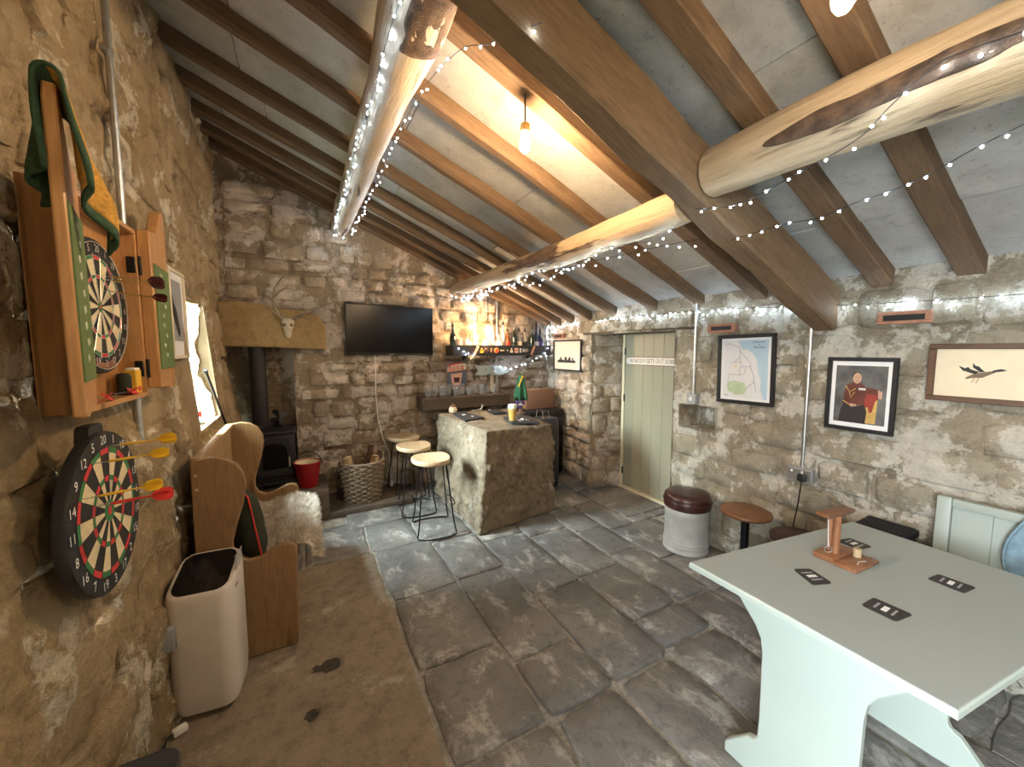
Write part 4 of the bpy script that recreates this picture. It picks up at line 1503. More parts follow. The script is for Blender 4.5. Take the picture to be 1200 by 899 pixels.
# ---- red bucket on the hearth
bk = thing('bucket', 'red enamel bucket with black bail handle on the hearth', 'bucket', (0.0, 4.13, 0.29))
MB().lathe([(0.080, 0.0), (0.083, 0.004), (0.116, 0.235), (0.120, 0.24), (0.116, 0.245), (0.110, 0.238), (0.079, 0.012), (0.0005, 0.012)], 32, capt=False).build('pail', ['red'], bk, 50)
MB().lathe([(0.1145, 0.2455), (0.106, 0.225), (0.076, 0.022), (0.001, 0.0145)], 32, capb=False, capt=False).build('enamel_lining', 'sageframe', bk, 50)
MB().tube([(0.122 * math.cos(t), 0.02 * math.sin(t), 0.215 + 0.115 * math.sin(t)) for t in [k * PI / 14 for k in range(15)]], 0.005, 8).build('bail_handle', 'blackmetal', bk)

# ---- wicker log basket
bs = thing('log_basket', 'round wicker basket holding firewood beside the hearth', 'basket', (0.50, 4.19, 0.056))
mb = MB()
rows, ns = 17, 22
for r_ in range(rows):
    z = 0.012 + 0.375 * r_ / (rows - 1)
    f = z / 0.387
    rad = 0.165 + 0.045 * f ** 0.8
    pts = []
    for k in range(ns * 2):
        a = 2 * PI * k / (ns * 2)
        w = 0.010 * (1 if (k // 1 % 4) in (0, 1) else -1) * (1 if r_ % 2 else -1)
        pts.append(((rad + w) * math.cos(a), (rad + w) * math.sin(a), z))
    mb.tube(pts, 0.0115, 6, close=True)
mb.build('weave', 'wicker', bs, 60)['kind'] = 'stuff'
mb = MB()
for k in range(ns):
    a = 2 * PI * (k + 0.25) / ns
    mb.tube([(q * math.cos(a), q * math.sin(a), z) for q, z in ((0.165, 0.0), (0.19, 0.15), (0.205, 0.30), (0.211, 0.40))], 0.005, 5)
mb.build('stakes', 'wicker', bs)['kind'] = 'stuff'
MB().tube([(0.213 * math.cos(2 * PI * k / 40), 0.213 * math.sin(2 * PI * k / 40), 0.402 + 0.004 * (k % 2)) for k in range(40)], 0.014, 8, close=True).build('rim', 'wicker', bs)
MB().lathe([(0.001, 0.006), (0.165, 0.006)], 24, capb=False, capt=False).build('base', 'wicker', bs)
for s in (1, -1):
    MB().tube([(s * 0.20 + s * 0.01 * math.sin(t), 0.05 * math.cos(t), 0.40 + 0.07 * math.sin(t)) for t in [k * PI / 10 for k in range(11)]], 0.010, 6).build('handle', 'wicker', bs)
G = 'firewood in the wicker basket'
FW = [((-0.13, -0.02), (-0.10, -0.10, 1), 0.36, 0.030, 'firewood', 'pale split log at the left rim of the wicker basket'),
      ((-0.06, -0.06), (-0.20, -0.10, 1), 0.39, 0.028, 'firewood', 'pale split log leaning left in the middle of the wicker basket'),
      ((0.02, -0.08), (0.22, -0.02, 0.9), 0.37, 0.034, 'red', 'short red-brown log at the front of the wicker basket'),
      ((0.08, 0.0), (0.30, 0.1, 1), 0.40, 0.034, 'bark', 'long dark-barked log leaning right out of the wicker basket'),
      ((0.0, 0.06), (0.22, 0.1, 1), 0.45, 0.036, 'bark', 'tallest dark log at the back of the wicker basket'),
      ((0.10, -0.07), (0.12, -0.05, 1), 0.34, 0.030, 'firewood', 'pale log end by the right rim of the wicker basket')]
for i, ((x, y), d, L, r_, m_, lab) in enumerate(FW):
    d = Vector(d).normalized()
    p = Vector((0.50 + x * 0.8, 4.19 + y * 0.8, 0.085))
    o = thing('firewood_log', lab, 'log', tuple(p), 'T', 0, G)
    o.matrix_world = Matrix.Translation(p) @ d.to_track_quat('Z', 'Y').to_matrix().to_4x4()
    n = 9
    rr = random.Random(i)
    ring = [(r_ * rr.uniform(0.75, 1.15) * math.cos(2 * PI * k / n), r_ * rr.uniform(0.75, 1.15) * math.sin(2 * PI * k / n)) for k in range(n)]
    L += 0.07
    loft([[(x_, y_, z) for x_, y_ in ring] for z in (0.0, L * 0.5, L)]).build('billet', m_ if m_ != 'red' else 'walnut', o, 40)
    MB().add([(x_ * 0.93, y_ * 0.93, L + 0.001) for x_, y_ in ring], [tuple(range(n))]).build('cut_end', 'firewood', o, 0)

# ---- stag skull and antlers on the mantel stone
sk2 = thing('antlers', 'pale stag skull with branching antlers above the fireplace', 'antlers', (-0.11, 4.32, 1.80))
rg = []
for (z, w, d, yo) in ((-0.085, 0.022, 0.02, 0.0), (-0.06, 0.030, 0.028, -0.005), (-0.01, 0.036, 0.034, -0.012), (0.035, 0.050, 0.040, -0.008), (0.075, 0.058, 0.040, 0.0), (0.10, 0.040, 0.03, 0.005), (0.108, 0.015, 0.012, 0.006)):
    rg.append([(w * math.cos(2 * PI * k / 14), yo + d * math.sin(2 * PI * k / 14), z) for k in range(14)])
loft(rg).build('skull', 'bone', sk2, 60)
for s in (-1, 1):
    MB().lathe([(0.014, 0), (0.012, 0.006)], 12, (s * 0.030, -0.043, 0.035), ax='y').build('eye_socket', 'bark', sk2)
la = MB()
la.tube([(-0.03, 0, 0.09), (-0.07, -0.03, 0.13), (-0.10, -0.06, 0.19), (-0.105, -0.09, 0.27), (-0.085, -0.10, 0.36), (-0.045, -0.09, 0.44), (0.015, -0.08, 0.52)], [0.016, 0.015, 0.014, 0.013, 0.011, 0.009, 0.003], 8)
la.tube([(-0.105, -0.09, 0.26), (-0.06, -0.12, 0.33), (0.0, -0.13, 0.365), (0.07, -0.13, 0.375)], [0.011, 0.010, 0.008, 0.003], 8)
la.tube([(-0.08, -0.04, 0.15), (-0.115, -0.10, 0.15), (-0.09, -0.13, 0.10)], [0.010, 0.008, 0.003], 8)
la.build('antler', 'antler', sk2)
ra = MB()
ra.tube([(0.03, 0, 0.09), (0.09, -0.03, 0.12), (0.17, -0.06, 0.17), (0.27, -0.08, 0.205), (0.37, -0.09, 0.25), (0.46, -0.08, 0.315)], [0.016, 0.016, 0.015, 0.013, 0.010, 0.003], 8)
ra.tube([(0.28, -0.08, 0.21), (0.33, -0.11, 0.29), (0.37, -0.12, 0.34)], [0.010, 0.008, 0.003], 8)
ra.tube([(0.08, -0.03, 0.12), (0.15, -0.10, 0.10), (0.21, -0.12, 0.075)], [0.010, 0.008, 0.003], 8)
ra.build('antler', 'antler', sk2)

# ---- bottle shelf
sh = thing('bottle_shelf', 'black wooden bottle shelf with badges on its front, high on the back wall', 'shelf', (2.17, 4.31, 1.53))
MB().rbox((0, 0, 0.010), (1.33, 0.26, 0.02), 0.003, 1).build('base_board', 'darkplank', sh)
MB().rbox((0, -0.122, 0.062), (1.34, 0.018, 0.125), 0.003, 1).build('front_board', 'black', sh)
for s in (-1, 1):
    MB().rbox((s * 0.66, 0, 0.062), (0.016, 0.24, 0.12), 0.003, 1).build('end_board', 'black', sh)
for x in (-0.45, 0.45):
    MB().prism([(0.12, 0.0), (-0.04, 0.0), (0.12, -0.05)], x - 0.01, x + 0.01, 'x').build('bracket', 'blackmetal', sh)
BT = {'wine': [(0.036, 0), (0.037, 0.005), (0.037, 0.17), (0.030, 0.20), (0.014, 0.225), (0.013, 0.28), (0.015, 0.285)],
      'spirit': [(0.040, 0), (0.041, 0.006), (0.041, 0.15), (0.036, 0.175), (0.016, 0.20), (0.013, 0.25), (0.015, 0.255)],
      'flask': [(0.045, 0), (0.048, 0.01), (0.046, 0.07), (0.034, 0.13), (0.016, 0.17), (0.013, 0.21), (0.014, 0.215)],
      'tall': [(0.030, 0), (0.031, 0.006), (0.031, 0.20), (0.020, 0.235), (0.012, 0.25), (0.012, 0.315), (0.014, 0.32)],
      'jar': [(0.038, 0), (0.042, 0.01), (0.042, 0.14), (0.040, 0.15)]}
M['gdark'] = plain('dark green bottle', (0.010, 0.016, 0.010), 0.08, 0, 0.1)
M['gbrown'] = plain('brown spirit', (0.16, 0.055, 0.015), 0.1, 0, 0.1)
M['gpink'] = plain('pink spirit', (0.48, 0.16, 0.14), 0.12, 0, 0.1)
M['gclear'] = glass('clear spirit bottle', (0.95, 0.93, 0.88), 0.03, 0.45)
M['gblue'] = plain('blue black bottle', (0.03, 0.035, 0.07), 0.1)
BOT = [(1.555, 'wine', 'gdark', None, 'black', 'dark green bottle at the left end of the bottle shelf'),
       (1.64, 'jar', 'gclear', None, None, 'clear glass jar beside the dark bottle, left part of the bottle shelf'),
       (1.735, 'jar', 'gclear', None, None, 'clear glass jar standing left of the grey stoppered bottle on the shelf'),
       (1.83, 'tall', 'gclear', None, 'steel', 'tall grey-tinted bottle just left of the pendant bulb'),
       (1.985, 'jar', 'gclear', 'cream', None, 'cream-labelled jar right beside the glowing pendant bulb'),
       (2.085, 'tall', 'gclear', None, 'walnut', 'slim clear bottle with brown pourer right of the pendant bulb'),
       (2.155, 'flask', 'gpink', 'mount', 'black', 'squat pink bottle with white label behind the orange badge'),
       (2.225, 'tall', 'gclear', None, 'black', 'tall clear bottle with black pourer right of the pink squat bottle'),
       (2.295, 'spirit', 'gbrown', 'redflight', 'black', 'brown spirit bottle with red label in the middle of the shelf'),
       (2.375, 'wine', 'gdark', None, 'greyplastic', 'dark bottle right of the red-labelled brown bottle'),
       (2.455, 'spirit', 'gclear', 'cream', 'black', 'clear spirit bottle with cream label and black pourer'),
       (2.55, 'spirit', 'gclear', 'mat', 'black', 'clear square-labelled spirit bottle with a dark label and pourer'),
       (2.64, 'wine', 'gdark', None, 'black', 'black bottle left of the blue bottle on the shelf'),
       (2.715, 'tall', 'gblue', 'mount', 'maroon', 'blue-black tall bottle near the right shelf end'),
       (2.785, 'spirit', 'gblue', 'purple', 'blackmetal', 'blue-labelled bottle at the right end of the bottle shelf')]
for i, (x, kind, gm, lb, cap, lab) in enumerate(BOT):
    o = thing('bottle' if kind != 'jar' else 'glass_jar', lab, 'bottle' if kind != 'jar' else 'jar', (x, 4.32 + 0.02 * (i % 3), 1.551), 'T', 0, 'bottles on the wall shelf')
    pf = BT[kind]
    hscale = 1.15
    MB().lathe([(r_, z * hscale) for r_, z in pf], 18).build('glass_body', gm, o, 40)
    ht = pf[-1][1] * hscale
    if cap:
        MB().lathe([(0.016, ht - 0.012), (0.017, ht), (0.013, ht + 0.012), (0.006, ht + 0.03), (0.005, ht + 0.045)], 12).build('pourer' if cap == 'black' else 'stopper', cap, o)
    if lb:
        r0 = max(r_ for r_, z in pf) + 0.0008
        MB().lathe([(r0, 0.075 * hscale), (r0, 0.135 * hscale)], 18, capb=False, capt=False).build('paper_label', lb, o)


def sx(px):
    return (1.519 + (px - 528) * 0.01179) * 0.968


CL = [(552, 'disc', 'maroon', 'dark red round badge', 0.020), (562, 'bottle', 'yellow', 'orange bottle-shaped badge', 0.026), (567, 'disc', 'bark', 'black-brown round badge', 0.027), (573, 'slim', 'terracotta', 'narrow pinkish badge', 0.02),
      (579, 'disc', 'orange', 'bright orange round badge', 0.032), (586, 'bar', 'cream', 'thin cream bar-shaped badge', 0.025), (592, 'slim', 'dgreen', 'dark green narrow badge', 0.027), (597, 'bottle', 'cream', 'tan figure-shaped badge', 0.024),
      (603, 'square', 'pinkcard', 'pale pink square badge', 0.030), (608, 'slim', 'mount', 'small white badge', 0.022), (612, 'square', 'greyplastic', 'grey square badge', 0.022), (616, 'disc', 'sageframe', 'small tan round badge', 0.020)]
M['orange'] = plain('orange badge', (0.85, 0.20, 0.03), 0.5)
M['pinkcard'] = plain('pink card', (0.70, 0.42, 0.33), 0.7)
for (px, kind, m_, lab, r_) in CL:
    o = thing('beer_badge', lab + ' on the bottle shelf front', 'badge', (sx(px), 4.1785, 1.592), 'B', 0, 'badges along the shelf front')
    if kind == 'disc':
        MB().lathe([(r_, 0), (r_, 0.005), (r_ * 0.9, 0.007)], 24).build('disc', m_, o)
        MB().lathe([(0.0005, 0.0076), (r_ * 0.6, 0.0076)], 20, capb=False, capt=False).build('printed_centre', 'redflight' if m_ == 'orange' else 'black', o)
    else:
        w, h = {'bar': (r_ * 2, 0.014), 'slim': (0.022, r_ * 2.4), 'square': (r_ * 1.7, r_ * 2), 'bottle': (r_ * 1.5, r_ * 2.2)}[kind]
        if kind == 'bottle':
            MB().prism([(-w / 2, -h / 2), (w / 2, -h / 2), (w / 2, 0), (w * 0.18, h * 0.2), (w * 0.18, h / 2), (-w * 0.18, h / 2), (-w * 0.18, h * 0.2), (-w / 2, 0)], 0, 0.006).build('plate', m_, o)
        else:
            MB().rbox((0, 0, 0.003), (w, h, 0.006), 0.0015, 1).build('plate', m_, o)
        MB().box((0, 0, 0.0064), (w * 0.5, h * 0.25, 0.0006)).build('print', 'mount' if m_ in ('dgreen', 'greyplastic') else 'bark', o)
for (px, lab, z) in ((556, 'pink and white bottle opener hung slantwise on the left of the shelf', 1.60), (624, 'brown bottle opener hung slantwise near the right shelf end', 1.60)):
    o = thing('bottle_opener', lab, 'bottle opener', (sx(px), 4.176, z), 'B', -0.45)
    MB().rbox((0, -0.01, 0.005), (0.030, 0.12, 0.008), 0.003, 1).build('handle', 'pinkcard' if px < 600 else 'terracotta', o)
    MB().tube([(0.013 * math.cos(2 * PI * k / 14), 0.063 + 0.016 * math.sin(2 * PI * k / 14), 0.005) for k in range(14)], 0.003, 6, close=True).build('ring', 'blackmetal', o)

# ---- tin beer sign, arrow board, bell, conduit
bsn = thing('beer_sign', 'square blue tin sign reading BEER on the back wall', 'sign', (1.640, 4.445, 1.305), 'B')
MB().rbox((0, 0, 0.004), (0.275, 0.31, 0.006), 0.002, 1).build('plate', 'signblue', bsn)
mb = MB()
for (cx, cy, w, h) in ((0, 0.150, 0.275, 0.010), (0, -0.150, 0.275, 0.010), (-0.1325, 0, 0.010, 0.29), (0.1325, 0, 0.010, 0.29)):
    mb.box((cx, cy, 0.0076), (w, h, 0.001))
mb.build('border', 'terracotta', bsn)
MB().add([(-0.115, 0.03, 0.0078), (0.125, 0.055, 0.0078), (0.125, 0.125, 0.0078), (0.02, 0.135, 0.0078), (-0.115, 0.085, 0.0078)], [(0, 1, 2, 3, 4)]).build('ribbon', 'cream', bsn, 0)
MB().add([(-0.06, -0.14, 0.0078), (0.045, -0.14, 0.0078), (0.075, 0.02, 0.0078), (-0.075, 0.0, 0.0078)], [(0, 1, 2, 3)]).build('printed_glass', 'pinkcard', bsn, 0)
MB().text('BEER', 0.092, (0.0, 0.062), 0.0088, rot=0.10, sx=1.05).build('lettering', 'redflight', bsn, 0, recalc=False)
MB().add([(-0.115, 0.100, 0.0084), (0.06, 0.128, 0.0084), (0.06, 0.146, 0.0084), (-0.115, 0.118, 0.0084)], [(0, 1, 2, 3)]).build('printed_band', 'redflight', bsn, 0)
MB().add([(-0.03, -0.10, 0.0084), (0.03, -0.10, 0.0084), (0.04, -0.04, 0.0084), (-0.04, -0.04, 0.0084)], [(0, 1, 2, 3)]).build('printed_block', 'maroon', bsn, 0)
aw = thing('arrow_sign', 'pale green wooden arrow board pointing right, starting with a P', 'sign', (2.12, 4.44, 1.34), 'B', -0.02)
MB().prism([(-0.25, 0.06), (0.14, 0.06), (0.26, 0.0), (0.14, -0.06), (-0.25, -0.06), (-0.20, 0.0)], 0, 0.014).build('board', 'mint', aw)
MB().text('P', 0.075, (-0.10, 0.0), 0.0146).build('lettering', 'greyplastic', aw, 0, recalc=False)
bl = thing('bell', 'small chrome bell on a bracket in front of the arrow board', 'bell', (2.11, 4.385, 1.26))
MB().rbox((0, 0.05, -0.08), (0.045, 0.012, 0.28), 0.003, 1).build('back_post', 'sageframe', bl)
MB().rbox((0, 0.0, 0.03), (0.12, 0.10, 0.014), 0.004).build('shelf_plate', 'steel', bl)
MB().lathe([(0.040, 0.04), (0.036, 0.05), (0.026, 0.075), (0.022, 0.10), (0.014, 0.118), (0.004, 0.124)], 20).build('bell_body', 'steel', bl)
MB().lathe([(0.007, 0.122), (0.010, 0.132), (0.006, 0.142)], 12).build('knob', 'steel', bl)
cdb = thing('conduit', 'thin steel conduit on the back wall dropping past the bottle shelf', 'pipe')
MB().tube([(2.19, 4.44, 2.20), (2.19, 4.445, 1.066)], 0.011, 10).build('pipe', 'steel', cdb)
for z in (2.02, 1.45):
    MB().rbox((2.19, 4.45, z), (0.05, 0.022, 0.02), 0.003, 1).build('saddle', 'steel', cdb)

# ---- dark ledge with tumblers
lg = thing('wall_ledge', 'thick dark wooden ledge holding drinking glasses behind the bar', 'shelf', (1.695, 4.31, 0.925))
MB().rbox((0, 0, 0.125), (1.10, 0.28, 0.03), 0.004, 1).build('top_board', 'darkplank', lg)
MB().rbox((0, -0.125, 0.055), (1.08, 0.025, 0.11), 0.004, 1).build('front_board', 'darkplank', lg)
for s in (-1, 1):
    MB().rbox((s * 0.53, 0.01, 0.055), (0.02, 0.24, 0.11), 0.004, 1).build('end_board', 'darkplank', lg)
for i in range(11):
    x = 1.235 + i * 0.083
    o = thing('tumbler', 'clear drinking glass, ' + ORD[i] + ' from the left on the dark ledge', 'glass', (x, 4.265 + 0.03 * (i % 2), 1.0655), 'T', 0, 'glasses on the dark ledge')
    hh = 0.135 if 3 <= i <= 5 else (0.115 if i % 3 else 0.10)
    MB().lathe([(0.030, 0), (0.032, 0.002), (0.037, hh), (0.0355, hh), (0.031, 0.012), (0.0005, 0.011)], 20, capt=False).build('bowl', 'glass', o, 50)
    MB().lathe([(0.029, 0.0025), (0.030, 0.010)], 20).build('thick_base', 'bottleglass', o, 50)

# ---- the bar: one huge rough stone block
B0 = [(1.27, 2.94), (2.15, 3.075), (2.18, 4.10), (1.25, 4.13)]
T0 = [(1.355, 2.955, 0.905), (2.13, 3.065, 0.875), (2.15, 4.08, 0.895), (1.285, 4.11, 0.90)]
bm = bmesh.new()
bmesh.ops.create_cube(bm, size=2)
bmesh.ops.subdivide_edges(bm, edges=bm.edges[:], cuts=56, use_grid_fill=True)
for v in bm.verts:
    x, y, z = v.co
    # soften the arrises
    rr_ = 0.055
    c = Vector((max(-1 + rr_, min(1 - rr_, x)), max(-1 + rr_, min(1 - rr_, y)), max(-1 + rr_, min(1 - rr_, z))))
    d = v.co - c
    if d.length > rr_:
        d = d.normalized() * rr_
    x, y, z = c + d
    u, w, t = (x + 1) / 2, (y + 1) / 2, (z + 1) / 2

    def bil(q):
        return Vector(q[0]) * (1 - u) * (1 - w) + Vector(q[1]) * u * (1 - w) + Vector(q[2]) * u * w + Vector(q[3]) * (1 - u) * w
    lo_, hi_ = bil([(a[0], a[1], 0.0) for a in B0]), bil(T0)
    p = lo_.lerp(hi_, t)
    n_ = Vector((0, 0, 0))
    for k, (val, ax) in enumerate(((v.co.x, Vector((1, 0, 0))), (v.co.y, Vector((0, 1, 0))), (v.co.z, Vector((0, 0, 1))))):
        if abs(val) > 0.999:
            n_ += ax * (1 if val > 0 else -1)
    n_.normalize()
    amp = 0.040 if abs(n_.z) < 0.5 else 0.010
    dd = amp * (0.75 * fbm(p.x * 3.5, p.y * 3.5, p.z * 4.5, 3) + 0.30 * fbm(p.x * 12 + 3, p.y * 12, p.z * 9 + p.x * 5, 4) + 0.55 * fbm((p.x + p.z * 0.5) * 24, p.y * 24, (p.z - p.x * 0.5) * 13, 3))
    p += n_ * dd
    p.z = max(0.002, p.z)
    v.co = p
me = bpy.data.meshes.new('stone_bar')
bm.to_mesh(me)
bm.free()
me.materials.append(M['bar_stone'])
me.shade_smooth()
bar = bpy.data.objects.new('stone_bar', me)
col.objects.link(bar)
tag(bar, 'huge rough-hewn stone block serving as the bar in the middle of the room', 'bar')
BZ = 0.915


def barmat(lab, pts, marks):
    o = thing('bar_mat', lab, 'bar mat')
    loft([[(x, y, BZ - 0.012 + k) for x, y in pts] for k in (0.0, 0.014)]).build('cloth', 'slatey', o, 30)
    rr = random.Random(marks)
    cx, cy = sum(p[0] for p in pts) / 4, sum(p[1] for p in pts) / 4
    for k in range(marks):
        a, b_ = rr.uniform(-0.07, 0.07), rr.uniform(-0.12, 0.12)
        MB().tube([(cx + a, cy + b_, BZ + 0.0025), (cx + a + 0.03, cy + b_ + 0.02, BZ + 0.0025), (cx + a + 0.01, cy + b_ + 0.05, BZ + 0.0025)], 0.003, 4).build('printed_mark', 'mount', o)


barmat('black bar towel across the left end of the stone bar', [(1.365, 3.47), (1.60, 3.54), (1.55, 3.99), (1.41, 3.93)], 3)
barmat('small black bar mat in the middle of the stone bar', [(1.80, 3.74), (1.95, 3.72), (1.96, 3.92), (1.82, 3.94)], 1)
barmat('black bar towel with white print under the beer glass', [(1.70, 3.13), (1.95, 3.05), (2.04, 3.46), (1.78, 3.47)], 7)
bg = thing('beer_glass', 'pint of golden beer with white foam on the stone bar', 'glass', (1.735, 3.19, BZ + 0.003))
MB().lathe([(0.032, 0), (0.034, 0.003), (0.044, 0.13), (0.047, 0.160), (0.0455, 0.160), (0.0425, 0.13), (0.031, 0.012), (0.0005, 0.011)], 26, capt=False).build('glass_wall', 'pane', bg, 50)
MB().lathe([(0.0308, 0.013), (0.0418, 0.128)], 26).build('beer', 'beer', bg, 50)
MB().lathe([(0.0419, 0.1285), (0.0448, 0.158), (0.040, 0.166), (0.02, 0.169)], 26).build('foam', 'foam', bg, 50)
tp = thing('beer_tap', 'dark beer tap with purple heart-shaped badge on the stone bar', 'beer tap', (2.075, 3.62, 0.905))
MB().lathe([(0.055, 0), (0.056, 0.012), (0.03, 0.03), (0.022, 0.06), (0.022, 0.16), (0.026, 0.18)], 20).build('column', 'bark', tp)
MB().tube([(0, 0, 0.17), (0, 0, 0.25), (0, 0, 0.40)], [0.014, 0.016, 0.020], 12).build('handle', 'walnut', tp)
MB().tube([(0, -0.015, 0.10), (-0.01, -0.07, 0.10), (-0.01, -0.085, 0.07)], 0.010, 8).build('spout', 'brass', tp)
hp = [(0.055 * 16 * math.sin(t) ** 3 / 16, 0.055 * (13 * math.cos(t) - 5 * math.cos(2 * t) - 2 * math.cos(3 * t) - math.cos(4 * t)) / 16) for t in [2 * PI * k / 30 for k in range(30)]]
h_ = MB().prism([(-0.045 + x, 0.115 + y) for x, y in hp], -0.062, -0.052, 'y').build('heart_badge', 'purple', tp)
mk = MB()
mk.prism([(-0.070, 0.10), (-0.020, 0.10), (-0.020, 0.122), (-0.070, 0.122)], -0.0635, -0.0622, 'y')
mk.prism([(-0.052, 0.126), (-0.038, 0.126), (-0.045, 0.150)], -0.0635, -0.0622, 'y')
mk.build('white_emblem', 'mount', h_)
gt = thing('bar_cloth', 'green cloth with gold edge hung over the beer tap handle', 'cloth', (2.075, 3.62, 0.905))
n = 20
rg = []
for (z, rad, fold) in ((0.425, 0.006, 0), (0.42, 0.026, 0.1), (0.37, 0.034, 0.25), (0.30, 0.045, 0.35), (0.23, 0.056, 0.42), (0.19, 0.058, 0.45)):
    rg.append([(rad * (1 + fold * math.sin(5 * 2 * PI * k / n)) * math.cos(2 * PI * k / n), rad * (1 + fold * math.sin(5 * 2 * PI * k / n + 1)) * math.sin(2 * PI * k / n), z - (0.05 * abs(math.sin(2 * 2 * PI * k / n)) if z < 0.2 else 0)) for k in range(n)])
loft(rg, capb=False).build('folds', 'green', gt, 60)
MB().tube([(0.042, -0.01, 0.40), (-0.01, -0.042, 0.41), (-0.03, -0.045, 0.36), (-0.05, -0.03, 0.30)], 0.007, 6).build('gold_hem', 'yellow', gt)
pt = thing('ceramic_pot', 'small beige pot with brown lid at the far left of the stone bar', 'pot', (1.44, 4.03, 0.905))
MB().lathe([(0.030, 0), (0.042, 0.01), (0.046, 0.035), (0.038, 0.06), (0.030, 0.068)], 20).build('body', 'cream', pt)
MB().lathe([(0.034, 0.067), (0.030, 0.080), (0.010, 0.092), (0.008, 0.105)], 18).build('lid', 'walnut', pt)
bo = thing('bottle_opener', 'silver lever bottle opener lying at the back of the stone bar', 'bottle opener', (1.74, 4.02, 0.905))
MB().tube([(-0.09, 0, 0.006), (-0.02, 0.0, 0.008), (0.03, 0.0, 0.012), (0.05, 0, 0.045)], [0.006, 0.008, 0.010, 0.006], 8).build('lever', 'steel', bo)
MB().tube([(0.05 + 0.012 * math.cos(2 * PI * k / 12), 0, 0.055 + 0.014 * math.sin(2 * PI * k / 12)) for k in range(12)], 0.004, 6, close=True).build('loop', 'steel', bo)

# ---- boxes behind the bar
fg = thing('small_fridge', 'black cabinet standing in the back right corner under the brown box', 'fridge', (2.66, 4.20, 0))
MB().rbox((0, 0, 0.43), (0.50, 0.42, 0.84), 0.01).build('casing', 'black', fg)
MB().rbox((0, -0.215, 0.44), (0.48, 0.02, 0.78), 0.006).build('door', 'blackgloss', fg)
for (x, y) in ((-0.2, -0.16), (0.2, -0.16), (-0.2, 0.16), (0.2, 0.16)):
    MB().lathe([(0.018, 0), (0.018, 0.012)], 10, (x, y, 0)).build('foot', 'black', fg)
bb = thing('suitcase', 'brown flat case standing on the black corner cabinet', 'case', (2.645, 4.17, 0.851))
MB().rbox((0, 0, 0.125), (0.42, 0.13, 0.25), 0.012).build('shell', 'cardboard', bb)
MB().rbox((0, 0, 0.125), (0.426, 0.008, 0.256), 0.003, 1).build('seam', 'walnut', bb)
MB().tube([(-0.05, -0.0, 0.25), (-0.05, 0, 0.272), (0.05, 0, 0.272), (0.05, 0, 0.25)], 0.006, 6).build('handle', 'leather', bb)
gb = thing('tool_bag', 'dark grey bag with silver wire handles right behind the stone bar', 'bag', (2.44, 3.72, 0), 'T', 0.1)
rg = [[(x, y, z) for x, y in rrect(0.30 * f, 0.22 * f, 0.03)] for f, z in ((0.95, 0.0), (1.0, 0.02), (1.0, 0.74), (0.97, 0.80), (0.9, 0.815))]
loft(rg).build('body', 'greydark', gb, 50)
for y in (-0.06, 0.06):
    MB().tube([(-0.07, y, 0.80), (-0.055, y, 0.90), (0.015, y, 0.90), (0.03, y, 0.80)], 0.005, 6).build('handle', 'steel', gb)


# ---- three bar stools
def bar_stool(loc, rz, lab, dark=False):
    o = thing('bar_stool', lab, 'stool', loc, 'T', rz, 'bar stools at the stone bar')
    H = 0.655
    n = 40
    out = []
    for k in range(n):
        a = 2 * PI * k / n
        c, s = math.cos(a), math.sin(a)
        e = 2.15
        r_ = (abs(c) ** e + abs(s) ** e) ** (-1 / e)
        x, y = 0.185 * r_ * c, 0.175 * r_ * s
        if x > 0.10:
            x = 0.10 + (x - 0.10) * 0.55      # the straight front edge
        out.append((x, y))
    rg = []
    for f, z in ((0.93, 0.0), (0.985, 0.006), (1.0, 0.016), (1.0, 0.034), (0.975, 0.043), (0.80, 0.041), (0.5, 0.034), (0.15, 0.031)):
        rg.append([(x * f, y * f, H - 0.044 + z + 0.012 * (x * f / 0.19) ** 2) for x, y in out])
    loft(rg).build('seat', 'stoolwood', o, 50)
    for s in (-1, 1):
        leg = MB()
        P = [(-0.10, s * 0.085, H - 0.045), (-0.150, s * 0.155, 0.10), (-0.165, s * 0.172, 0.022), (-0.158, s * 0.185, 0.008), (-0.10, s * 0.212, 0.0065), (0.0, s * 0.222, 0.0065), (0.10, s * 0.212, 0.0065), (0.158, s * 0.185, 0.008), (0.165, s * 0.172, 0.022), (0.150, s * 0.155, 0.10), (0.10, s * 0.085, H - 0.045)]
        leg.tube(P, 0.0065, 8)
        leg.build('leg_loop', 'blackmetal', o)
    MB().tube([(0.135, -0.135, 0.25), (0.17, -0.10, 0.245), (0.18, 0.0, 0.245), (0.17, 0.10, 0.245), (0.135, 0.135, 0.25)], 0.006, 8).build('foot_rest', 'blackmetal', o)
    MB().tube([(0.105 * math.cos(2 * PI * k / 20), 0.09 * math.sin(2 * PI * k / 20), H - 0.047) for k in range(20)], 0.006, 6, close=True).build('seat_ring', 'blackmetal', o)
    return o


bar_stool((0.975, 3.27, 0.0), -0.12, 'nearest of the three wooden bar stools, at the front corner of the stone bar')
bar_stool((0.955, 3.785, 0.0), -0.10, 'middle one of the three wooden bar stools beside the stone bar')
bar_stool((0.955, 4.25, 0.0), 0.10, 'farthest of the three wooden bar stools, against the back wall')


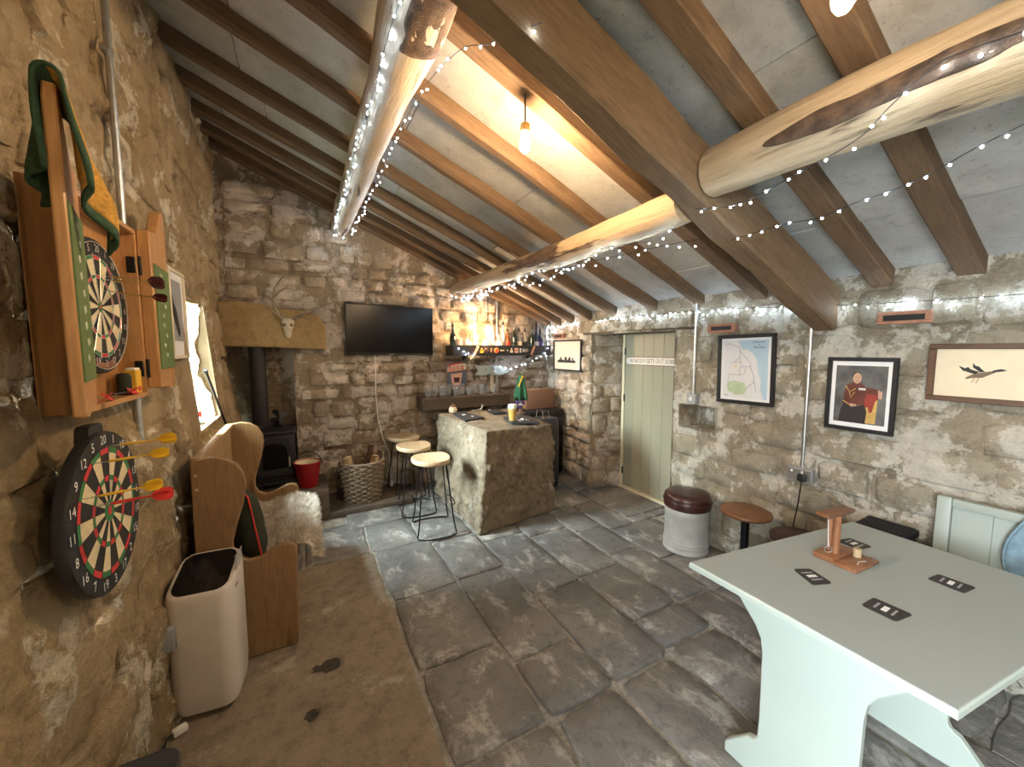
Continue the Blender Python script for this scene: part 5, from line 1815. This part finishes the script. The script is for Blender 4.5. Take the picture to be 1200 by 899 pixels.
# ================================================================== RIGHT WALL THINGS
# ---- sign on the door
sg = thing('door_sign', 'long white street-style sign on the door reading NOBODY GETS OUT SOBER', 'sign', (3.242, 2.87, 1.478), 'R')
pr = []
W, H = 0.735, 0.078
for (cx, a0) in ((W / 2 - 0.03, -PI / 2), (-W / 2 + 0.03, PI / 2)):
    for k in range(7):
        a = a0 + PI * k / 6
        pr.append((cx + 0.03 * math.cos(a), (H / 2) * math.sin(a)))
MB().prism([(x * 1.012, y * 1.16) for x, y in pr], 0, 0.006).build('dark_edge', 'bark', sg)
MB().prism(pr, 0.006, 0.009).build('plate', 'pinkwhite', sg)
MB().text('NOBODY GETS OUT SOBER', 0.062, (0, 0.0), 0.0096, sx=0.80).build('lettering', 'black', sg, 0, recalc=False)

# ---- pictures
p1 = thing('framed_picture', 'black-framed pale print with a small dark skyline, left of the door', 'picture', (2.893, 3.89, 1.53), 'R')
zf = frame_parts(p1, 0.57, 0.385, 0.02, 0.022, 'black', 'pinkwhite')
rr = random.Random(4)
mb = MB()
x = -0.20
while x < 0.16:
    w, h = rr.uniform(0.015, 0.035), rr.uniform(0.02, 0.07)
    mb.add([(x, -0.09, zf), (x + w, -0.09, zf), (x + w, -0.09 + h, zf), (x + w * 0.5, -0.09 + h * 1.25, zf), (x, -0.09 + h, zf)], [(0, 1, 2, 3, 4)])
    x += w * 0.9
sy_ = mb.build('skyline_print', 'black', p1, 0, recalc=False)
sy_['kind'] = 'stuff'

p2 = thing('framed_map', 'black-framed map print with blue sea, right of the door', 'picture', (2.845, 1.663, 1.457), 'R', 0.018)
W, H = 0.415, 0.51
zf = frame_parts(p2, W, H, 0.026, 0.024, 'black', 'mount')


def nz(x, y):
    return (-0.158 + 0.316 * x, 0.212 - 0.424 * y)


M['sea'] = plain('map sea blue', (0.38, 0.52, 0.62), 0.6, 0, 0.04)
M['maproad'] = plain('map road', (0.22, 0.22, 0.24), 0.7)
M['mapgreen'] = plain('map green', (0.42, 0.52, 0.34), 0.7, 0, 0.15)
M['mapland'] = plain('map land', (0.62, 0.62, 0.64), 0.7, 0, 0.03)


def poly(name, pts, z, m_, root):
    MB().add([(*nz(*p), z) for p in pts], [tuple(range(len(pts)))]).build(name, m_, root, 0)


poly('land_print', [(0, 0), (1, 0), (1, 1), (0, 1)], zf, 'mapland', p2)
poly('sea_print', [(0.33, 0.03), (0.40, 0.10), (0.44, 0.16), (0.54, 0.15), (0.66, 0.22), (0.74, 0.31), (0.78, 0.42), (0.80, 0.56), (0.86, 0.67), (0.86, 0.82), (0.92, 1.0), (1, 1), (1, 0), (0.33, 0)], zf + 0.0004, 'sea', p2)
poly('moor_print', [(0.08, 0.74), (0.25, 0.70), (0.5, 0.74), (0.56, 0.84), (0.5, 0.93), (0.3, 0.95), (0.1, 0.88)], zf + 0.0004, 'mapgreen', p2)
poly('land_block', [(0.22, 0.43), (0.32, 0.40), (0.30, 0.50)], zf + 0.0004, 'sageframe', p2)
for ln in ([(0.02, 0.06), (0.14, 0.05), (0.25, 0.09), (0.36, 0.12), (0.38, 0.18), (0.38, 0.28)], [(0.38, 0.19), (0.50, 0.28), (0.62, 0.38), (0.62, 0.45), (0.42, 0.45), (0.38, 0.30)], [(0.62, 0.45), (0.70, 0.60), (0.72, 0.70), (0.76, 0.88)], [(0.42, 0.45), (0.36, 0.50), (0.40, 0.60), (0.50, 0.56), (0.52, 0.46)], [(0.40, 0.60), (0.12, 0.58), (0.10, 0.72)], [(0.72, 0.70), (0.56, 0.82), (0.50, 0.84)], [(0.38, 0.28), (0.24, 0.38)], [(0.15, 0.38), (0.40, 0.38)]):
    MB().tube([(*nz(*p), zf + 0.0009) for p in ln], 0.0014, 4).build('road_print', 'maproad', p2)
MB().text('Fishermen', 0.020, nz(0.80, 0.035), zf + 0.001).build('lettering', 'black', p2, 0, recalc=False)
MB().text('of', 0.016, nz(0.80, 0.078), zf + 0.001).build('lettering', 'black', p2, 0, recalc=False)
MB().text('Whitby', 0.026, nz(0.80, 0.125), zf + 0.001).build('lettering', 'black', p2, 0, recalc=False)
MB().text('LNER', 0.013, nz(0.06, 0.96), zf + 0.001).build('lettering', 'black', p2, 0, recalc=False)

p3 = thing('framed_portrait', 'black-framed portrait of a seated man in dark red uniform, above the table', 'picture', (2.845, 0.995, 1.340), 'R', 0.0)
W, H = 0.32, 0.432
zf = frame_parts(p3, W, H, 0.022, 0.024, 'black', 'mount')


def nz(x, y):
    return (-0.118 + 0.236 * x, 0.168 - 0.336 * y)


M['portbg'] = plain('portrait backdrop', (0.10, 0.10, 0.095), 0.5, 0, 0.5, 14)
M['tunic'] = plain('portrait tunic', (0.11, 0.03, 0.02), 0.5, 0, 0.3)
M['chairred'] = plain('portrait chair red', (0.26, 0.035, 0.025), 0.5, 0, 0.2)
M['skinp'] = plain('portrait skin', (0.48, 0.30, 0.20), 0.6, 0, 0.1)
M['gold'] = plain('portrait gold', (0.50, 0.32, 0.09), 0.6, 0, 0.2)
M['trouser'] = plain('portrait dark cloth', (0.022, 0.016, 0.016), 0.6)
poly('backdrop', [(0, 0), (1, 0), (1, 1), (0, 1)], zf, 'portbg', p3)
poly('chair', [(0.55, 0.37), (0.84, 0.39), (0.86, 0.55), (0.78, 0.70), (0.80, 0.98), (0.68, 0.98), (0.66, 0.78), (0.55, 0.72)], zf + 0.0003, 'chairred', p3)
poly('chair_gilding', [(0.80, 0.60), (0.85, 0.56), (0.83, 0.98), (0.64, 0.98), (0.62, 0.72), (0.67, 0.70), (0.70, 0.80), (0.76, 0.78)], zf + 0.0005, 'gold', p3)
poly('tunic', [(0.20, 0.45), (0.24, 0.34), (0.36, 0.29), (0.50, 0.29), (0.60, 0.35), (0.62, 0.50), (0.60, 0.66), (0.36, 0.70), (0.18, 0.66)], zf + 0.0007, 'tunic', p3)
poly('dark_trousers', [(0.20, 0.66), (0.40, 0.72), (0.60, 0.66), (0.66, 0.78), (0.64, 1.0), (0.10, 1.0), (0.14, 0.78)], zf + 0.0009, 'trouser', p3)
MB().add([(*nz(0.435 + 0.085 * math.cos(t), 0.215 + 0.095 * math.sin(t)), zf + 0.0011) for t in [2 * PI * k / 16 for k in range(16)]], [tuple(range(16))]).build('face', 'skinp', p3, 0)
MB().add([(*nz(0.425 + 0.09 * math.cos(t), 0.18 + 0.075 * math.sin(t)), zf + 0.0010) for t in [2 * PI * k / 16 for k in range(16)]], [tuple(range(16))]).build('hair', 'trouser', p3, 0)
for (x, y) in ((0.41, 0.20), (0.47, 0.20)):
    MB().add([(*nz(x + 0.010 * math.cos(t), y + 0.006 * math.sin(t)), zf + 0.0013) for t in [2 * PI * k / 8 for k in range(8)]], [tuple(range(8))]).build('eye', 'trouser', p3, 0)
poly('mouth', [(0.41, 0.262), (0.47, 0.262), (0.46, 0.270), (0.42, 0.270)], zf + 0.0013, 'tunic', p3)
poly('nose', [(0.44, 0.21), (0.45, 0.238), (0.43, 0.238)], zf + 0.0013, 'gold', p3)
poly('hand', [(0.32, 0.66), (0.44, 0.67), (0.46, 0.70), (0.34, 0.72)], zf + 0.0013, 'skinp', p3)
poly('hand', [(0.84, 0.40), (0.93, 0.43), (0.92, 0.55), (0.86, 0.54)], zf + 0.0013, 'skinp', p3)
poly('sleeve', [(0.58, 0.36), (0.84, 0.40), (0.84, 0.50), (0.60, 0.46)], zf + 0.0011, 'tunic', p3)
for ln in ([(0.22, 0.36), (0.30, 0.46), (0.42, 0.40)], [(0.30, 0.46), (0.33, 0.56), (0.40, 0.46)], [(0.18, 0.62), (0.34, 0.70)]):
    MB().tube([(*nz(*p), zf + 0.0012) for p in ln], 0.0026, 4).build('gold_braid', 'gold', p3)
for k in range(4):
    MB().box((*nz(0.49 + 0.035 * k, 0.40), zf + 0.0012), (0.006, 0.012, 0.0006)).build('medal', 'mount', p3)

p4 = thing('framed_bird_print', 'wide brown-framed print of a flying duck at the right edge', 'picture', (2.845, 0.435, 1.487), 'R', 0.0)
W, H = 0.58, 0.285
zf = frame_parts(p4, W, H, 0.026, 0.022, 'walnutdark', 'cream')
M['duck'] = plain('duck dark plumage', (0.020, 0.020, 0.018), 0.7)
M['duckb'] = plain('duck brown breast', (0.16, 0.11, 0.07), 0.7)


def nz(x, y):   # print coordinates, metres from the centre of the sheet
    return (x - 0.127, y)


MB().add([(*nz(*p), zf) for p in [(-0.035, -0.03), (-0.01, -0.022), (0.02, -0.02), (0.045, -0.002), (0.060, 0.008), (0.075, 0.012), (0.078, 0.018), (0.062, 0.020), (0.045, 0.013), (0.02, 0.006), (-0.005, 0.000), (-0.03, -0.018)]], [tuple(range(12))]).build('duck_body', 'duckb', p4, 0)
MB().add([(*nz(*p), zf + 0.0004) for p in [(-0.005, -0.004), (-0.045, 0.012), (-0.060, 0.036), (-0.038, 0.024), (-0.028, 0.030), (-0.018, 0.018), (0.01, 0.008)]], [tuple(range(7))]).build('duck_wing', 'duck', p4, 0)
MB().add([(*nz(*p), zf + 0.0006) for p in [(0.012, 0.006), (-0.012, 0.028), (-0.014, 0.050), (-0.004, 0.036), (0.006, 0.034), (0.016, 0.020), (0.026, 0.010)]], [tuple(range(7))]).build('duck_wing', 'duck', p4, 0)
MB().add([(*nz(*p), zf + 0.0006) for p in [(0.048, 0.006), (0.062, 0.012), (0.080, 0.013), (0.092, 0.018), (0.075, 0.024), (0.062, 0.021), (0.050, 0.016)]], [tuple(range(7))]).build('duck_head', 'duck', p4, 0)
for x in (-0.004, 0.010):
    MB().tube([(*nz(x, -0.018), zf + 0.0006), (*nz(x - 0.006, -0.042), zf + 0.0006), (*nz(x - 0.012, -0.044), zf + 0.0006)], 0.0012, 4).build('duck_leg', 'terracotta', p4)

# ---- conduits, switch and socket on the right wall
c1 = thing('conduit', 'steel conduit dropping from the eaves to the light switch by the door', 'pipe')
MB().tube([(2.845, 2.085, 1.98), (2.845, 2.085, 1.23)], 0.011, 10).build('pipe', 'steel', c1)
for z in (1.80, 1.45):
    MB().rbox((2.853, 2.085, z), (0.022, 0.045, 0.018), 0.003, 1).build('saddle', 'steel', c1)
s1 = thing('light_switch', 'grey metal light switch at the end of the conduit by the door', 'switch', (2.842, 2.085, 1.195), 'R')
MB().rbox((0, 0, 0), (0.085, 0.085, 0.045), 0.006).build('box', 'greyplastic', s1)
MB().rbox((0.0, 0, 0.0235), (0.075, 0.075, 0.003), 0.001, 1).build('plate', 'steel', s1)
MB().rbox((0.0, 0.0, 0.028), (0.028, 0.030, 0.008), 0.002, 1).build('rocker', 'white', s1)
c2 = thing('conduit', 'steel conduit dropping to the socket between the map and the portrait', 'pipe')
MB().tube([(2.845, 1.263, 1.93), (2.845, 1.263, 0.83)], 0.011, 10).build('pipe', 'steel', c2)
for z in (1.55, 1.05):
    MB().rbox((2.853, 1.263, z), (0.022, 0.045, 0.018), 0.003, 1).build('saddle', 'steel', c2)
s2 = thing('power_socket', 'grey double power socket with a black plug on the right wall', 'socket', (2.842, 1.268, 0.787), 'R')
MB().rbox((0, 0, 0), (0.145, 0.085, 0.045), 0.005).build('box', 'greyplastic', s2)
MB().rbox((0, 0, 0.0235), (0.135, 0.075, 0.003), 0.001, 1).build('plate', 'steel', s2)
for x in (-0.03, 0.03):
    MB().rbox((x - 0.012, 0.020, 0.026), (0.010, 0.016, 0.004), 0.001, 1).build('rocker', 'white', s2)
pl_ = thing('plug', 'black plug and flex in the grey socket on the right wall', 'plug', (2.842, 1.243, 0.777), 'R')
MB().rbox((0, 0, 0.042), (0.048, 0.048, 0.032), 0.008).build('body', 'black', pl_)
MB().tube([(0, -0.02, 0.042), (0.0, -0.08, 0.05), (-0.012, -0.20, 0.045), (-0.03, -0.32, 0.04), (-0.03, -0.45, 0.04), (-0.02, -0.60, 0.035), (0.0, -0.70, 0.03), (0.05, -0.772, 0.04)], 0.0042, 6).build('flex', 'black', pl_)

# ---- stools along the right wall
kg = thing('keg_stool', 'stool made from a steel keg with a dark brown leather cushion', 'stool', (2.675, 1.975, 0.003))
MB().lathe([(0.165, 0.0), (0.172, 0.004), (0.172, 0.02), (0.166, 0.028), (0.166, 0.05), (0.171, 0.056), (0.166, 0.062), (0.166, 0.075), (0.171, 0.081), (0.166, 0.087), (0.165, 0.10), (0.165, 0.29), (0.168, 0.296), (0.168, 0.335), (0.163, 0.345)], 40).build('keg_body', 'keg', kg, 30)
MB().lathe([(0.166, 0.345), (0.176, 0.352), (0.178, 0.385), (0.176, 0.41), (0.172, 0.418), (0.174, 0.424), (0.172, 0.44), (0.155, 0.456), (0.10, 0.464), (0.02, 0.466)], 40).build('cushion', 'leather', kg, 50)
MB().tube([(0.179 * math.cos(2 * PI * k / 40), 0.179 * math.sin(2 * PI * k / 40), 0.40) for k in range(40)], 0.004, 6, close=True).build('piping', 'leather', kg)
ws = thing('pedestal_stool', 'round wooden stool top on a black post beside the keg stool', 'stool', (2.70, 1.525, 0.003))
MB().lathe([(0.145, 0.440), (0.158, 0.445), (0.163, 0.458), (0.158, 0.468), (0.145, 0.474), (0.06, 0.470), (0.01, 0.470)], 36).build('seat', 'walnut', ws, 50)
MB().tube([(0, 0, 0.03), (0, 0, 0.440)], 0.026, 16).build('post', 'blackmetal', ws)
MB().lathe([(0.12, 0), (0.12, 0.012), (0.05, 0.028), (0.028, 0.045)], 28).build('base', 'iron', ws, 40)
MB().lathe([(0.05, 0.425), (0.09, 0.434), (0.09, 0.440)], 20).build('mounting_plate', 'blackmetal', ws)
s3 = thing('pedestal_stool', 'dark brown stool top just showing behind the pale table', 'stool', (2.66, 1.175, 0.003))
MB().lathe([(0.135, 0.405), (0.150, 0.412), (0.152, 0.432), (0.135, 0.446), (0.02, 0.450)], 36).build('seat', 'leather', s3, 50)
MB().tube([(0, 0, 0.03), (0, 0, 0.405)], 0.024, 16).build('post', 'blackmetal', s3)
MB().lathe([(0.12, 0), (0.12, 0.012), (0.05, 0.028), (0.028, 0.045)], 28).build('base', 'iron', s3, 40)
cr = thing('storage_crate', 'black ribbed plastic crate standing behind the pale table', 'crate', (2.715, 0.80, 0.003))
MB().rbox((0, 0, 0.31), (0.20, 0.20, 0.61), 0.02, 3).build('body', 'navyblack', cr)
MB().rbox((0, 0, 0.63), (0.215, 0.215, 0.05), 0.018, 3).build('lid', 'navyblack', cr)
for k in range(5):
    MB().rbox((-0.07 + 0.035 * k, 0, 0.657), (0.012, 0.19, 0.008), 0.002, 1).build('lid_rib', 'black', cr)

# ---- painted bench by the right wall, with a blue throw
be = thing('painted_bench', 'pale green painted bench back against the right wall behind the table', 'bench', (0, 0, 0.003))
MB().rbox((2.77, 0.605, 0.44), (0.045, 0.05, 0.875), 0.004).build('post', 'mintbench', be)
MB().rbox((2.77, -0.605, 0.44), (0.045, 0.05, 0.875), 0.004).build('post', 'mintbench', be)
MB().rbox((2.77, 0.0, 0.855), (0.04, 1.158, 0.04), 0.004).build('top_rail', 'mintbench', be)
MB().rbox((2.77, 0.0, 0.50), (0.04, 1.158, 0.05), 0.004).build('lower_rail', 'mintbench', be)
for k in range(9):
    w = 1.158 / 9
    MB().rbox((2.774, -0.579 + w * (k + 0.5), 0.68), (0.014, w - 0.001, 0.31), 0.001, 1).build('back_board', 'mintbench', be)
for k in range(3):
    MB().rbox((2.66 - k * 0.10, 0, 0.43), (0.096, 1.15, 0.022), 0.003, 1).build('seat_board', 'mintbench', be)
for y in (0.585, -0.585):
    MB().rbox((2.43, y, 0.21), (0.045, 0.045, 0.42), 0.004).build('front_leg', 'mintbench', be)
    MB().rbox((2.60, y, 0.40), (0.30, 0.03, 0.05), 0.003).build('side_rail', 'mintbench', be)
th = thing('throw', 'blue-grey cloth hanging over the painted bench at the right edge', 'cloth')
vs, fs = [], []
NS, NTT = 24, 26
for i in range(NS + 1):
    for j in range(NTT + 1):
        s, t = i / NS, j / NTT
        q = t * 0.86
        if q < 0.40:
            x, z = 2.735, 0.50 + q
        elif q < 0.46:
            an = (q - 0.40) / 0.06 * PI
            x, z = 2.770 - 0.035 * math.cos(an), 0.90 + 0.02 * math.sin(an)
        else:
            x, z = 2.805, 0.90 - (q - 0.46)
        y = 0.395 + (0.06 * math.sin(t * 7) - 0.05) * (1 - s) - 0.42 * s
        x += 0.008 * math.sin(s * 25 + t * 4) * (-1 if q < 0.43 else 1) - (0.010 if q < 0.40 else 0)
        vs.append((x, y, z))
for i in range(NS):
    for j in range(NTT):
        k = i * (NTT + 1) + j
        fs.append((k, k + 1, k + NTT + 2, k + NTT + 1))
o = MB().add(vs, fs).build('cloth', 'blue', th, 60)
o.modifiers.new('solid', 'SOLIDIFY').thickness = 0.006
MB().tube([vs[(NTT + 1) * 0 + j] for j in range(NTT + 1)], 0.006, 6).build('hem', 'blue', th)

# ---- pale painted table with shaped slab ends
tb_ = thing('pub_table', 'pale mint table with shaped slab legs in the right foreground', 'table', (0, 0, 0.003))
TQ = [(1.335, 0.965), (2.375, 0.825), (2.345, 0.11), (1.325, 0.235)]
cxy = (sum(p[0] for p in TQ) / 4, sum(p[1] for p in TQ) / 4)


def ins(p, d):
    v = Vector((cxy[0] - p[0], cxy[1] - p[1])).normalized() * d
    return (p[0] + v.x, p[1] + v.y)


loft([[(*ins(p, 0.012), 0.717) for p in TQ], [(*p, 0.724) for p in TQ], [(*p, 0.740) for p in TQ], [(*ins(p, 0.005), 0.7455) for p in TQ]]).build('table_edge', 'mint', tb_, 20)
loft([[(*ins(p, 0.0055), 0.7450) for p in TQ], [(*ins(p, 0.009), 0.7470) for p in TQ]]).build('table_top', 'mintgrey', tb_, 20)
half = [(0.262, 0.717), (0.262, 0.690), (0.235, 0.662), (0.205, 0.628), (0.172, 0.590), (0.152, 0.550), (0.145, 0.50), (0.142, 0.25), (0.145, 0.17), (0.155, 0.150), (0.18, 0.140), (0.262, 0.045), (0.262, 0.0)]
for (xc, yc) in ((1.435, 0.575), (2.13, 0.545)):
    pts = [(yc + u, v) for u, v in half] + [(yc - u, v) for u, v in reversed(half)]
    o = MB().prism(pts, xc - 0.015, xc + 0.015, 'x').build('slab_leg', 'mint', tb_)
    bv = o.modifiers.new('bevel', 'BEVEL')
    bv.width = 0.004
    MB().rbox((xc + 0.03, yc, 0.700), (0.03, 0.46, 0.034), 0.003, 1).build('cleat', 'mint', tb_)
MB().rbox((1.78, 0.56, 0.30), (0.66, 0.025, 0.10), 0.003, 1).build('stretcher', 'mint', tb_)

# ---- beer mats and the hook game on the table
TZ = 0.7502


def beermat(lab, pts):
    o = thing('beer_mat', lab, 'beer mat', (0, 0, 0), 'T', 0, 'beer mats on the pale table')
    c = (sum(p[0] for p in pts) / 4, sum(p[1] for p in pts) / 4)
    q = []
    for i, p in enumerate(pts):
        a, b = pts[i - 1], pts[(i + 1) % 4]
        q += [(p[0] + (a[0] - p[0]) * 0.07, p[1] + (a[1] - p[1]) * 0.07), (p[0] + (b[0] - p[0]) * 0.07, p[1] + (b[1] - p[1]) * 0.07)]
    loft([[(x, y, TZ + k) for x, y in q] for k in (0.0, 0.003)]).build('card', 'mat', o, 20)
    e1 = Vector((pts[2][0] - pts[1][0], pts[2][1] - pts[1][1]))
    ang = math.atan2(e1.y, e1.x)
    rt = Matrix.Rotation(ang, 3, 'Z')
    MB().box((c[0], c[1], TZ + 0.0033), (0.014, 0.036, 0.0006), rot=rt).build('white_print', 'mount', o, 0)
    for s in (-1, 1):
        MB().box((c[0] + e1.normalized().x * 0.022 * s, c[1] + e1.normalized().y * 0.022 * s, TZ + 0.0033), (0.006, 0.044, 0.0006), rot=rt).build('grey_print', 'greyplastic', o, 0)


beermat('dark beer mat nearest the keg stool on the pale table', [(1.64, 0.735), (1.70, 0.705), (1.665, 0.620), (1.59, 0.648)])
beermat('dark beer mat in the middle of the pale table, nearest the camera', [(1.605, 0.515), (1.69, 0.512), (1.69, 0.415), (1.60, 0.428)])
beermat('dark beer mat on the right half of the pale table', [(2.01, 0.465), (2.085, 0.455), (2.085, 0.362), (2.00, 0.372)])
beermat('dark beer mat half hidden behind the wooden hook game', [(2.06, 0.765), (2.14, 0.745), (2.13, 0.665), (2.05, 0.68)])
hk = thing('hook_game', 'small wooden ring-and-hook table game with a T-shaped stand on the pale table', 'table game', (1.905, 0.675, TZ), 'T', -0.06)
MB().rbox((-0.005, 0.035, 0.012), (0.165, 0.072, 0.024), 0.004).build('base_block', 'copperwood', hk)
MB().rbox((0.0, -0.038, 0.006), (0.175, 0.076, 0.012), 0.003).build('base_board', 'copperwood', hk)
MB().lathe([(0.0125, 0.024), (0.012, 0.182)], 16, (-0.028, 0.020, 0)).build('post', 'copperwood', hk)
MB().lathe([(0.0085, 0.024), (0.0085, 0.182)], 14, (-0.022, 0.045, 0)).build('post', 'copperwood', hk)
MB().rbox((-0.018, 0.033, 0.190), (0.180, 0.050, 0.017), 0.006, rot=Matrix.Rotation(-0.05, 3, 'Z')).build('top_bar', 'walnut', hk)
MB().lathe([(0.0135, 0.012), (0.0135, 0.046)], 16, (0.048, -0.020, 0)).build('peg', 'firewood', hk)
MB().tube([(-0.078, 0.03, 0.182), (-0.050, 0.036, 0.050)], 0.0016, 5).build('cord', 'mount', hk)
MB().tube([(-0.048 + 0.012 * math.cos(2 * PI * k / 16), 0.036 + 0.012 * math.sin(2 * PI * k / 16), 0.036 + 0.008 * math.cos(2 * PI * k / 16)) for k in range(16)], 0.0028, 6, close=True).build('ring', 'steel', hk)
MB().tube([(-0.03, -0.055, 0.0128), (0.0, -0.045, 0.0128), (0.03, -0.055, 0.0128)], 0.0012, 4).build('drawn_arc', 'mount', hk)


# ================================================================== LAMPS AND FAIRY LIGHTS
def bulb_lamp(name, lab, x, y, z, top, mat, r=0.030):
    o = thing(name, lab, 'lamp', (x, y, z))
    MB().lathe([(0.004, -r * 1.5), (r * 0.55, -r * 1.3), (r * 0.9, -r * 0.7), (r, 0.0), (r * 0.85, r * 0.9), (r * 0.45, r * 1.9), (r * 0.40, r * 2.2)], 20).build('bulb', mat, o, 60)
    MB().lathe([(0.020, r * 2.2), (0.022, r * 2.3), (0.022, r * 3.6), (0.010, r * 4.0)], 16).build('lamp_holder', 'brass', o, 40)
    if top - z > r * 4 + 0.01:
        MB().tube([(0, 0, r * 4.0), (0, 0, top - z)], 0.004, 8).build('cord', 'black', o)
    MB().lathe([(0.03, top - z - 0.012), (0.035, top - z)], 18).build('ceiling_rose', 'walnut', o)
    return o


bulb_lamp('pendant_lamp', 'warm bare bulb hanging from the rafters in the middle of the ceiling', 0.935, 1.60, 2.535, zr(0.935) + 0.075, 'bulb', 0.024)
bulb_lamp('pendant_lamp', 'warm bare bulb at the top edge near the pale log', 1.22, 0.52, 2.475, zr(1.22) + 0.075, 'bulb_near', 0.026)
bulb_lamp('pendant_lamp', 'glowing bulb on a long cord over the bottle shelf', 1.92, 4.13, 1.815, zr(1.92) + 0.03, 'bulb_far', 0.032)
bulb_lamp('pendant_lamp', 'bare bulb above and behind the camera', 0.75, -0.60, 2.35, zr(0.75) + 0.075, 'bulb_back')

ICO = None


def fairy(lab, pts, n, seed, jit=0.016, r=0.0045):
    global ICO
    rr = random.Random(seed)
    o = thing('fairy_lights', lab, 'string lights')
    P = [Vector(p) for p in pts]
    seg = [(P[i + 1] - P[i]).length for i in range(len(P) - 1)]
    tot = sum(seg)
    dense = []
    m = max(len(P) * 6, int(tot / 0.04))

    def at(d):
        i = 0
        while i < len(seg) - 1 and d > seg[i]:
            d -= seg[i]
            i += 1
        t = d / seg[i]
        p0, p1, p2, p3 = P[max(i - 1, 0)], P[i], P[i + 1], P[min(i + 2, len(P) - 1)]
        return 0.5 * ((2 * p1) + (p2 - p0) * t + (2 * p0 - 5 * p1 + 4 * p2 - p3) * t * t + (3 * p1 - p0 - 3 * p2 + p3) * t ** 3)
    for k in range(m + 1):
        dense.append(at(tot * k / m * 0.9999))
    MB().tube(dense, 0.0016, 5).build('wire', 'black', o)
    if ICO is None:
        bm = bmesh.new()
        bmesh.ops.create_icosphere(bm, subdivisions=1, radius=r)
        ICO = bpy.data.meshes.new('bulb')
        bm.to_mesh(ICO)
        bm.free()
        ICO.materials.append(M['fairy'])
    for k in range(n):
        p = at(tot * (k + rr.uniform(0.2, 0.8)) / n * 0.9999)
        b = bpy.data.objects.new('bulb', ICO)
        col.objects.link(b)
        b.parent = o
        b.location = p + Vector((rr.gauss(0, jit * 0.5), rr.gauss(0, jit * 0.3), -abs(rr.gauss(0, jit)) * 0.8))
    return o


fairy('fairy light strand along the left side of the whitish log', [(0.36, 0.9, 2.725), (0.325, 1.5, 2.745), (0.335, 1.9, 2.765), (0.325, 2.4, 2.775), (0.33, 3.0, 2.775), (0.325, 3.6, 2.785), (0.32, 4.1, 2.785), (0.36, 4.40, 2.765), (0.46, 4.38, 2.76)], 42, 1)
fairy('fairy light strand along the right side of the whitish log', [(0.49, 4.36, 2.79), (0.495, 4.0, 2.785), (0.50, 3.4, 2.775), (0.515, 2.8, 2.78), (0.51, 2.2, 2.775), (0.53, 1.75, 2.76), (0.57, 1.45, 2.72), (0.62, 1.30, 2.66), (0.70, 1.10, 2.62)], 40, 2)
fairy('fairy lights wrapped along the long pale log towards the bottle shelf', [(1.70, 4.38, 2.20), (1.64, 4.1, 2.19), (1.57, 3.6, 2.20), (1.66, 3.1, 2.185), (1.56, 2.6, 2.19), (1.67, 2.2, 2.17), (1.57, 1.8, 2.19), (1.66, 1.5, 2.18), (1.58, 1.29, 2.18)], 44, 3, 0.022)
fairy('second fairy light strand hanging just below the long pale log', [(1.52, 4.30, 2.22), (1.70, 3.9, 2.18), (1.58, 3.3, 2.16), (1.72, 2.7, 2.16), (1.60, 2.1, 2.15), (1.70, 1.7, 2.16), (1.75, 1.45, 2.16), (1.75, 1.29, 2.145)], 36, 4, 0.022)
fairy('upper fairy light strand crossing the square beam and the thick near log', [(1.50, 1.125, 2.20), (1.50, 0.96, 2.16), (1.49, 0.83, 2.17), (1.48, 0.72, 2.19), (1.48, 0.62, 2.21), (1.47, 0.55, 2.23), (1.465, 0.49, 2.28), (1.46, 0.39, 2.33), (1.46, 0.20, 2.30)], 17, 5, 0.012)
fairy('lower fairy light strand sagging freely below the thick near log', [(1.75, 1.12, 2.10), (1.75, 0.9, 2.11), (1.75, 0.78, 2.10), (1.75, 0.67, 2.12), (1.75, 0.56, 2.13), (1.75, 0.48, 2.15), (1.75, 0.38, 2.19), (1.75, 0.20, 2.24)], 17, 6, 0.012)
fairy('fairy lights strung along the top of the right wall', [(2.90, 4.30, 1.90), (2.88, 3.9, 1.91), (2.85, 3.3, 1.922), (2.83, 2.8, 1.925), (2.83, 2.2, 1.915), (2.83, 1.77, 1.905), (2.83, 1.37, 1.88), (2.83, 0.98, 1.86), (2.83, 0.71, 1.85), (2.83, 0.30, 1.845)], 62, 7, 0.016)
fairy('fairy lights hanging in the corner right of the bottle shelf', [(2.90, 4.33, 1.92), (2.89, 4.34, 1.80), (2.90, 4.33, 1.66), (2.88, 4.34, 1.52)], 17, 8, 0.016)
fairy('fairy lights looped under the bottle shelf to the arrow board', [(2.80, 4.165, 1.64), (2.74, 4.16, 1.56), (2.62, 4.17, 1.50), (2.48, 4.25, 1.42), (2.32, 4.35, 1.37), (2.16, 4.36, 1.41)], 11, 9, 0.012)
fairy('fairy lights on the left end of the bottle shelf front', [(1.56, 4.165, 1.63), (1.62, 4.165, 1.585), (1.70, 4.16, 1.56), (1.76, 4.16, 1.53)], 5, 10, 0.01)
